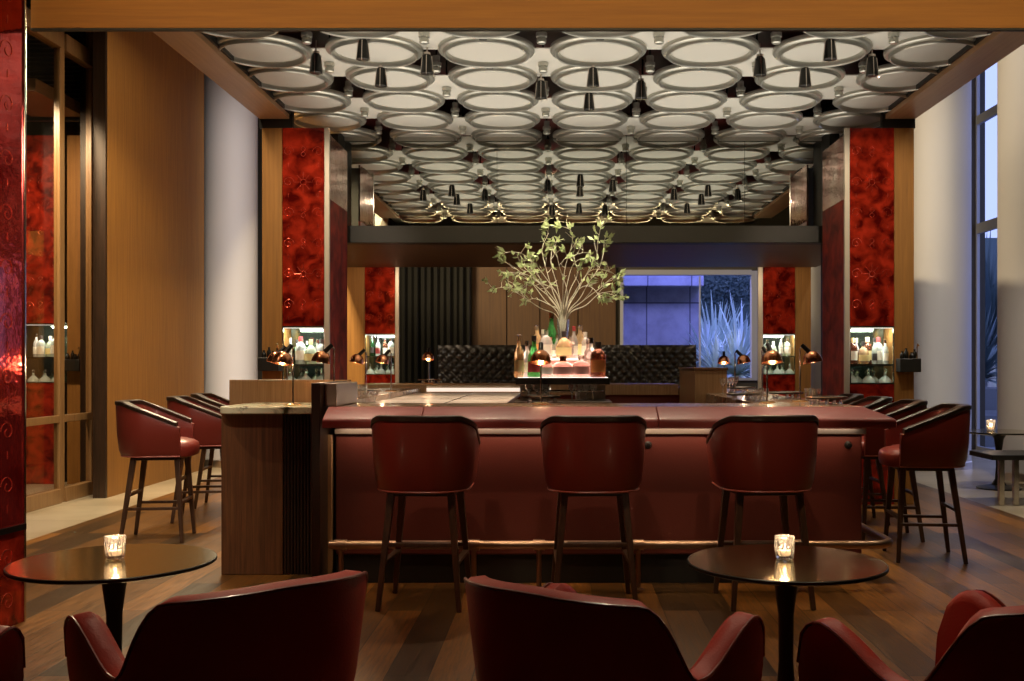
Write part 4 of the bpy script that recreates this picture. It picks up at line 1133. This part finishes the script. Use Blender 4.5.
# ------------------------------------------------------------------ tufted banquettes
def banquette(x0, x1, y, ztop, label):
    t = thing('banquette', label, 'banquette')
    w = x1 - x0; nu = int(w / .02); cell = .14
    def bf(u, v):
        x = x0 + w * u; z = .45 + (ztop - .45) * v
        a = (x / cell + z / cell) * PI; b = (x / cell - z / cell) * PI
        q = abs(math.sin(a)) ** .5 * abs(math.sin(b)) ** .5
        return (x, y - .05 * q * min(1, (1 - v) * 10 + .15), z)
    m = MB(); m.grid(nu, int((ztop - .45) / .02), bf); m.build('tufted_back', M['tuft'], t, fixn=False)
    MB().box(x0, x1, y + .001, y + .16, .0, ztop).build('back_frame', M['tuft'], t, bev=.01)
    MB().box(x0, x1, y - .55, y - .052, .12, .46).build('seat', M['tuft'], t, bev=.03)
    MB().box(x0 + .02, x1 - .02, y - .5, y, 0, .12).build('plinth', M['black'], t)
    return t
yb = 14.6
banquette(wx(438, yb), wx(530, yb) - .01, yb, wz(345, yb), 'tufted black banquette below the amber panels')
banquette(wx(530, yb) + .0, wx(606, yb) - .005, yb, wz(345, yb), 'tufted black banquette hidden behind the bottles')
banquette(wx(606, yb) + .0, wx(642, yb) - .005, yb, wz(345, yb), 'tufted black banquette beside the bottle stand, below the blue window')
banquette(wx(642, yb) + .0, wx(696, yb), yb, wz(345, yb), 'tufted black banquette below the blue window, nearest the walnut cabinet')

# ------------------------------------------------------------------ outside
struct(MB().box(-3, 14, 16.6, 26, -.2, -.02).build('ground', M['ground'], smooth=False))
struct(MB().box(6.8, 14, 8, 16.6, -.2, -.02).build('ground', M['ground'], smooth=False))
ys_ = 18.6
struct(MB().box(-.5, wx(699, ys_), ys_, ys_ + .3, 0, 3.5).build('wall_outside', M['extstone'], smooth=False), 'blue-lit stone wall outside the back window')
struct(MB().box(-.5, wx(699, ys_) + .05, ys_ - .25, ys_ + .35, wz(287, ys_), wz(287, ys_) + .25).build('trim_6', M['extstone'], bev=.01, smooth=False), 'stone cap of the outside wall')
def mk_palm(seed, n, L_, m):
    rr_ = random.Random(seed); t = thing('palm_shrub', '', 'plant')
    g = MB()
    for k in range(n):
        az = rr_.uniform(0, 2 * PI); el = rr_.uniform(R(0), R(85)); l_ = L_ * rr_.uniform(.6, 1.1)
        p = Vector((0, 0, L_ * .45)); dv = Vector((math.cos(az) * math.cos(el), math.sin(az) * math.cos(el), math.sin(el)))
        s_ = dv.cross(Vector((0, 0, 1)));
        if s_.length < .05: s_ = Vector((1, 0, 0))
        s_.normalize(); pts = []
        for i in range(6):
            w = .03 * L_ * (1 - (i / 5) ** 2) + .002
            pts += [p - s_ * w, p + s_ * w]; p = p + dv * l_ / 5; dv = (dv + Vector((0, 0, -.10))).normalized()
        g.add(pts, [(2 * i, 2 * i + 1, 2 * i + 3, 2 * i + 2) for i in range(5)])
    g.build('fronds', m, t, fixn=False)
    MB().tube([(0, 0, 0), (.02, 0, L_ * .5)], [.05 * L_, .035 * L_], 10).build('stem', M['bark'], t)
    return t
PL = [('pb', 706, 18.6, .70, 'small spiky palm tight against the outside stone wall'), ('pa', 737, 17.9, .74, 'spiky pale palm outside the back window, nearest the window-side cabinet'), ('pa', 717, 17.9, .66, 'spiky pale palm outside the back window beside the stone wall'), ('pb', 742, 19.9, 1.2, 'spiky pale palm in the middle of the back window planting'),
      ('pa', 716, 22.2, 1.5, 'taller spiky palm behind the others outside the back window')]
for k, px, d, s_, wd in PL:
    place(k, (lambda k=k: mk_palm(5 if k == 'pa' else 9, 150, 1.25, M['palm'])), (wx(px, d), d, {17.9: .75, 18.6: 1.0, 19.9: .5, 22.2: .2}[d]), px * .3, wd, 'palms outside the back window', (s_, s_, s_))
struct(MB().box(2.4, 4.4, 17.2, 18.6, 0, .75).box(2.4, 4.4, 18.9, 21.2, 0, .5).box(1.8, 5.2, 21.3, 23.4, 0, .2).build('ground_planter', M['ground'], smooth=False), 'raised planting bed outside the back window')
PR = [('pc', 978, 18.2, .95, 'dark palm outside the tall side window, in front'), ('pd', 992, 20.6, 1.25, 'dark palm outside the tall side window, in the middle distance'),
      ('pc', 985, 23.2, 1.5, 'tall dark palm at the rear outside the tall side window')]
for k, px, d, s_, wd in PR:
    place(k, (lambda k=k: mk_palm(15 if k == 'pc' else 19, 220, 1.35, M['palmdark'])), (wx(px, d), d, {18.2: .5, 20.6: .9, 23.2: 1.3}[d]), px * .3, wd, 'palms outside the side window', (s_, s_, s_))
struct(MB().box(6.9, 10, 17.2, 19.2, -.02, .5).box(7, 11, 19.3, 22.0, -.02, .9).box(7, 13, 22.1, 24.4, -.02, 1.3).build('terrain_bank', M['ground'], smooth=False), 'planted bank outside the tall side window')
struct(MB().box(2.0, 14, 25.3, 25.6, 0, 4.45).build('wall_garden', M['palmdark'], smooth=False), 'dark garden wall beyond the palms')
# tree crown in the top of the back window
tr = thing('leafy_tree', 'dark leafy tree crown at the top of the back window', 'plant', (wx(726, 23.9), 23.9, .3))
g = MB(); rnd = random.Random(21)
for k in range(1800):
    a = Vector((rnd.gauss(0, .55), rnd.gauss(0, .25), 2.75 + rnd.gauss(0, .22)))
    leaf(g, a, Vector((rnd.uniform(-1, 1), rnd.uniform(-1, 1), rnd.uniform(-1, 1))), .10, .03)
g.build('crown', M['palmdark'], tr, fixn=False)
MB().tube([(0, 0, 0), (.05, 0, 1.4), (0, 0, 2.7)], [.06, .05, .03], 8).build('trunk', M['darkwood'], tr)

# ------------------------------------------------------------------ lights
def area(name, loc, rot, sx, sy, e, c=(1, .86, .68), spread=None):
    l = bpy.data.lights.new(name, 'AREA'); l.shape = 'RECTANGLE'; l.size = sx; l.size_y = sy; l.energy = e; l.color = c
    if spread: l.spread = spread
    o = bpy.data.objects.new(name, l); COL.objects.link(o); o.location = loc; o.rotation_euler = rot; return o
def spot(name, loc, to, e, ang=50, c=(1, .80, .56), r=.03, blend=.6):
    l = bpy.data.lights.new(name, 'SPOT'); l.energy = e; l.spot_size = R(ang); l.spot_blend = blend; l.color = c; l.shadow_soft_size = r
    o = bpy.data.objects.new(name, l); COL.objects.link(o); o.location = loc
    o.rotation_euler = (Vector(to) - Vector(loc)).to_track_quat('-Z', 'Y').to_euler(); return o
WARM = (1, .90, .74)
# unseen area lamp added below the round panels to brighten them
area('ceiling_fill', (.27, 8.4, 2.95), (R(180), 0, 0), 4.8, 4.6, 40, (1, .955, .83), R(118))
# downlights from the ceiling spots
for (x, y, z, tx, ty, tz, e, a) in ((-1.6, 7.0, 3.5, -1.7, 6.3, 1.1, 60, 40), (-.6, 6.9, 3.5, -.6, 6.0, 1.0, 60, 48), (.8, 6.9, 3.5, .8, 6.0, 1.0, 60, 48), (1.7, 7.2, 3.5, 1.9, 6.6, 1.0, 55, 45),
                        (.02, 6.9, 3.5, .02, 7.8, 1.9, 110, 38), (-.9, 8.6, 3.5, -.9, 9.2, 1.0, 90, 55), (2.2, 8.6, 3.5, 2.6, 8.4, .9, 60, 60), (-2.4, 8.6, 3.5, -3.0, 8.6, .9, 75, 55),
                        (1.5, 8.6, 3.5, 1.5, 8.6, 1.0, 40, 60), (2.4, 7.6, 3.5, 2.9, 6.9, 0, 60, 50)):
    spot('ceiling_spot_light', (x, y, z), (tx, ty, tz), e, a)
# over the lounge, plus a warm fill added over the window-side floor
for (x, y, tx, ty, e, a) in ((-1.3, 4.3, -1.4, 3.0, 50, 50), (.3, 4.2, .2, 2.8, 50, 50), (1.6, 4.3, 1.3, 2.8, 52, 50), (3.0, 6.4, 3.0, 6.0, 45, 70), (.3, 4.9, .9, 4.6, 12, 50), (2.9, 8.4, 3.4, 8.6, 50, 60), (-3.4, 5.2, -3.0, 6.4, 40, 60)):
    spot('lounge_spot_light', (x, y, 3.7), (tx, ty, .4), e, a)
# unseen lamps added to brighten the aisle walls and columns
area('wall_fill', (-3.45, 11.9, 4.6), (0, R(-62), 0), .5, 2.6, 300, (1, .78, .46))
area('wall_fill', (-3.5, 9.6, 5.6), (0, R(-35), 0), .5, 2.2, 60, (1, .80, .52))
area('column_fill', (-3.42, 12.0, 2.6), (R(90), 0, R(27)), .22, 4.6, 3.9, (1.0, .95, .94), R(50))
area('column_fill', (4.02, 11.8, 2.6), (R(90), 0, R(-30)), .22, 4.6, 2.6, (1, .94, .84), R(60))
spot('wall_fill', (4.6, 9.5, 5.8), (5.9, 12.2, 1.5), 80, 115, (1, .90, .75), .1)
spot('cabinet_washer', (-2.0, 8.1, 3.6), (-2.62, 10.0, 2.6), 60, 60, (1, .80, .6), .04)
spot('cabinet_washer', (2.5, 8.1, 3.6), (3.05, 10.0, 2.6), 60, 60, (1, .80, .6), .04)
area('beam_fill', (.2, 2.6, 3.0), (R(96), 0, 0), 6.0, .2, 8.5, (1, .74, .40), R(46))  # unseen lamp added above the view to brighten the wood beam
area('bar_front_strip', (.24, 6.30, .980), (R(12), 0, 0), 3.2, .02, 3.2, (1, .74, .52))
area('bar_floor_strip', (.24, 6.12, .975), (R(-12), 0, 0), 3.2, .02, 2.4, (1, .66, .34), R(100))
for x in (-.78, .20, 1.15): spot('stool_back_fill', (x - .2, 4.1, 3.4), (x, 5.75, .85), 42, 24, (1, .74, .5), .05)  # unseen spots added to brighten the stool backs
spot('podium_fill', (-2.1, 5.75, 3.66), (-1.95, 6.75, .7), 34, 38, (1, .78, .5))  # unseen spot added to lift the dark podium front
spot('work_top_fill', (-.9, 8.2, 3.6), (-.95, 8.9, 1.0), 110, 44, (1, .86, .7))  # extra spot added to brighten the work top
spot('screen_fill', (-1.7, 3.5, 2.9), (-2.9, 4.9, 1.6), 100, 70, (1, .8, .65))  # unseen spot added to brighten the near red screen
spot('stool_light', (-2.2, 6.9, 3.6), (-3.1, 8.1, .9), 100, 50, (1, .8, .6))
spot('aisle_floor_fill', (-4.3, 8.4, 5.5), (-4.3, 9.0, 0), 150, 60, (1, .84, .6), .1)  # unseen spots added over both aisles to brighten the stone floor
spot('aisle_floor_fill', (4.6, 9.6, 5.5), (4.8, 10.6, 0), 130, 60, (1, .9, .75), .1)
spot('reflection_fill', (-5.4, 9.2, 4.0), (-5.6, 11.7, 1.8), 240, 90, (1, .74, .46), .1)  # unseen spot added to brighten the copies behind the doors
spot('door_fill', (-3.2, 8.3, 3.9), (-4.9, 10.2, 2.2), 170, 70, (1, .80, .5), .1)  # unseen spot added to brighten the door frames
spot('back_wall_light', (-1.3, 14.8, 4.4), (-1.4, 16.4, 2.4), 22, 34, (1, .72, .4), .08)
spot('back_cabinet_light', (-2.2, 12.6, 2.6), (-2.5, 13.95, 1.9), 16, 80, (1, .75, .5), .05)
spot('back_cabinet_light', (2.6, 12.6, 2.6), (3.0, 13.95, 1.9), 16, 80, (1, .75, .5), .05)
spot('banquette_light', (.6, 13.2, 2.6), (.6, 14.3, .9), 9, 70, (1, .8, .55), .05)
# dusk light outside
area('outside_light', (2.2, 17.6, 4.4), (R(15), 0, 0), 4.5, 1.2, 150, (.27, .29, 1.0))
area('outside_light', (8.2, 17.0, 5.0), (0, 0, 0), 2.0, 3.0, 12, (.30, .45, 1.0))
w = bpy.data.worlds.new('World'); bpy.context.scene.world = w; w.use_nodes = True
bg = w.node_tree.nodes['Background']; bg.inputs['Color'].default_value = (.36, .42, .85, 1); bg.inputs['Strength'].default_value = 1.0

# ------------------------------------------------------------------ camera
cam = bpy.data.cameras.new('Camera'); co = bpy.data.objects.new('Camera', cam); COL.objects.link(co)
co.location = (0, 0, EYE); co.rotation_euler = (R(90), 0, 0)
cam.sensor_width = 36; cam.lens = FPX * 36 / 1024
cam.shift_x = -(VX - 512) / 1024; cam.shift_y = (VY - 340.5) / 1024
cam.clip_start = .05; cam.clip_end = 200
sc_ = bpy.context.scene; sc_.camera = co
sc_.view_settings.view_transform = 'Standard'; sc_.view_settings.look = 'None'; sc_.view_settings.gamma = 1; sc_.view_settings.exposure = 0.92
sc_.view_settings.use_curve_mapping = False
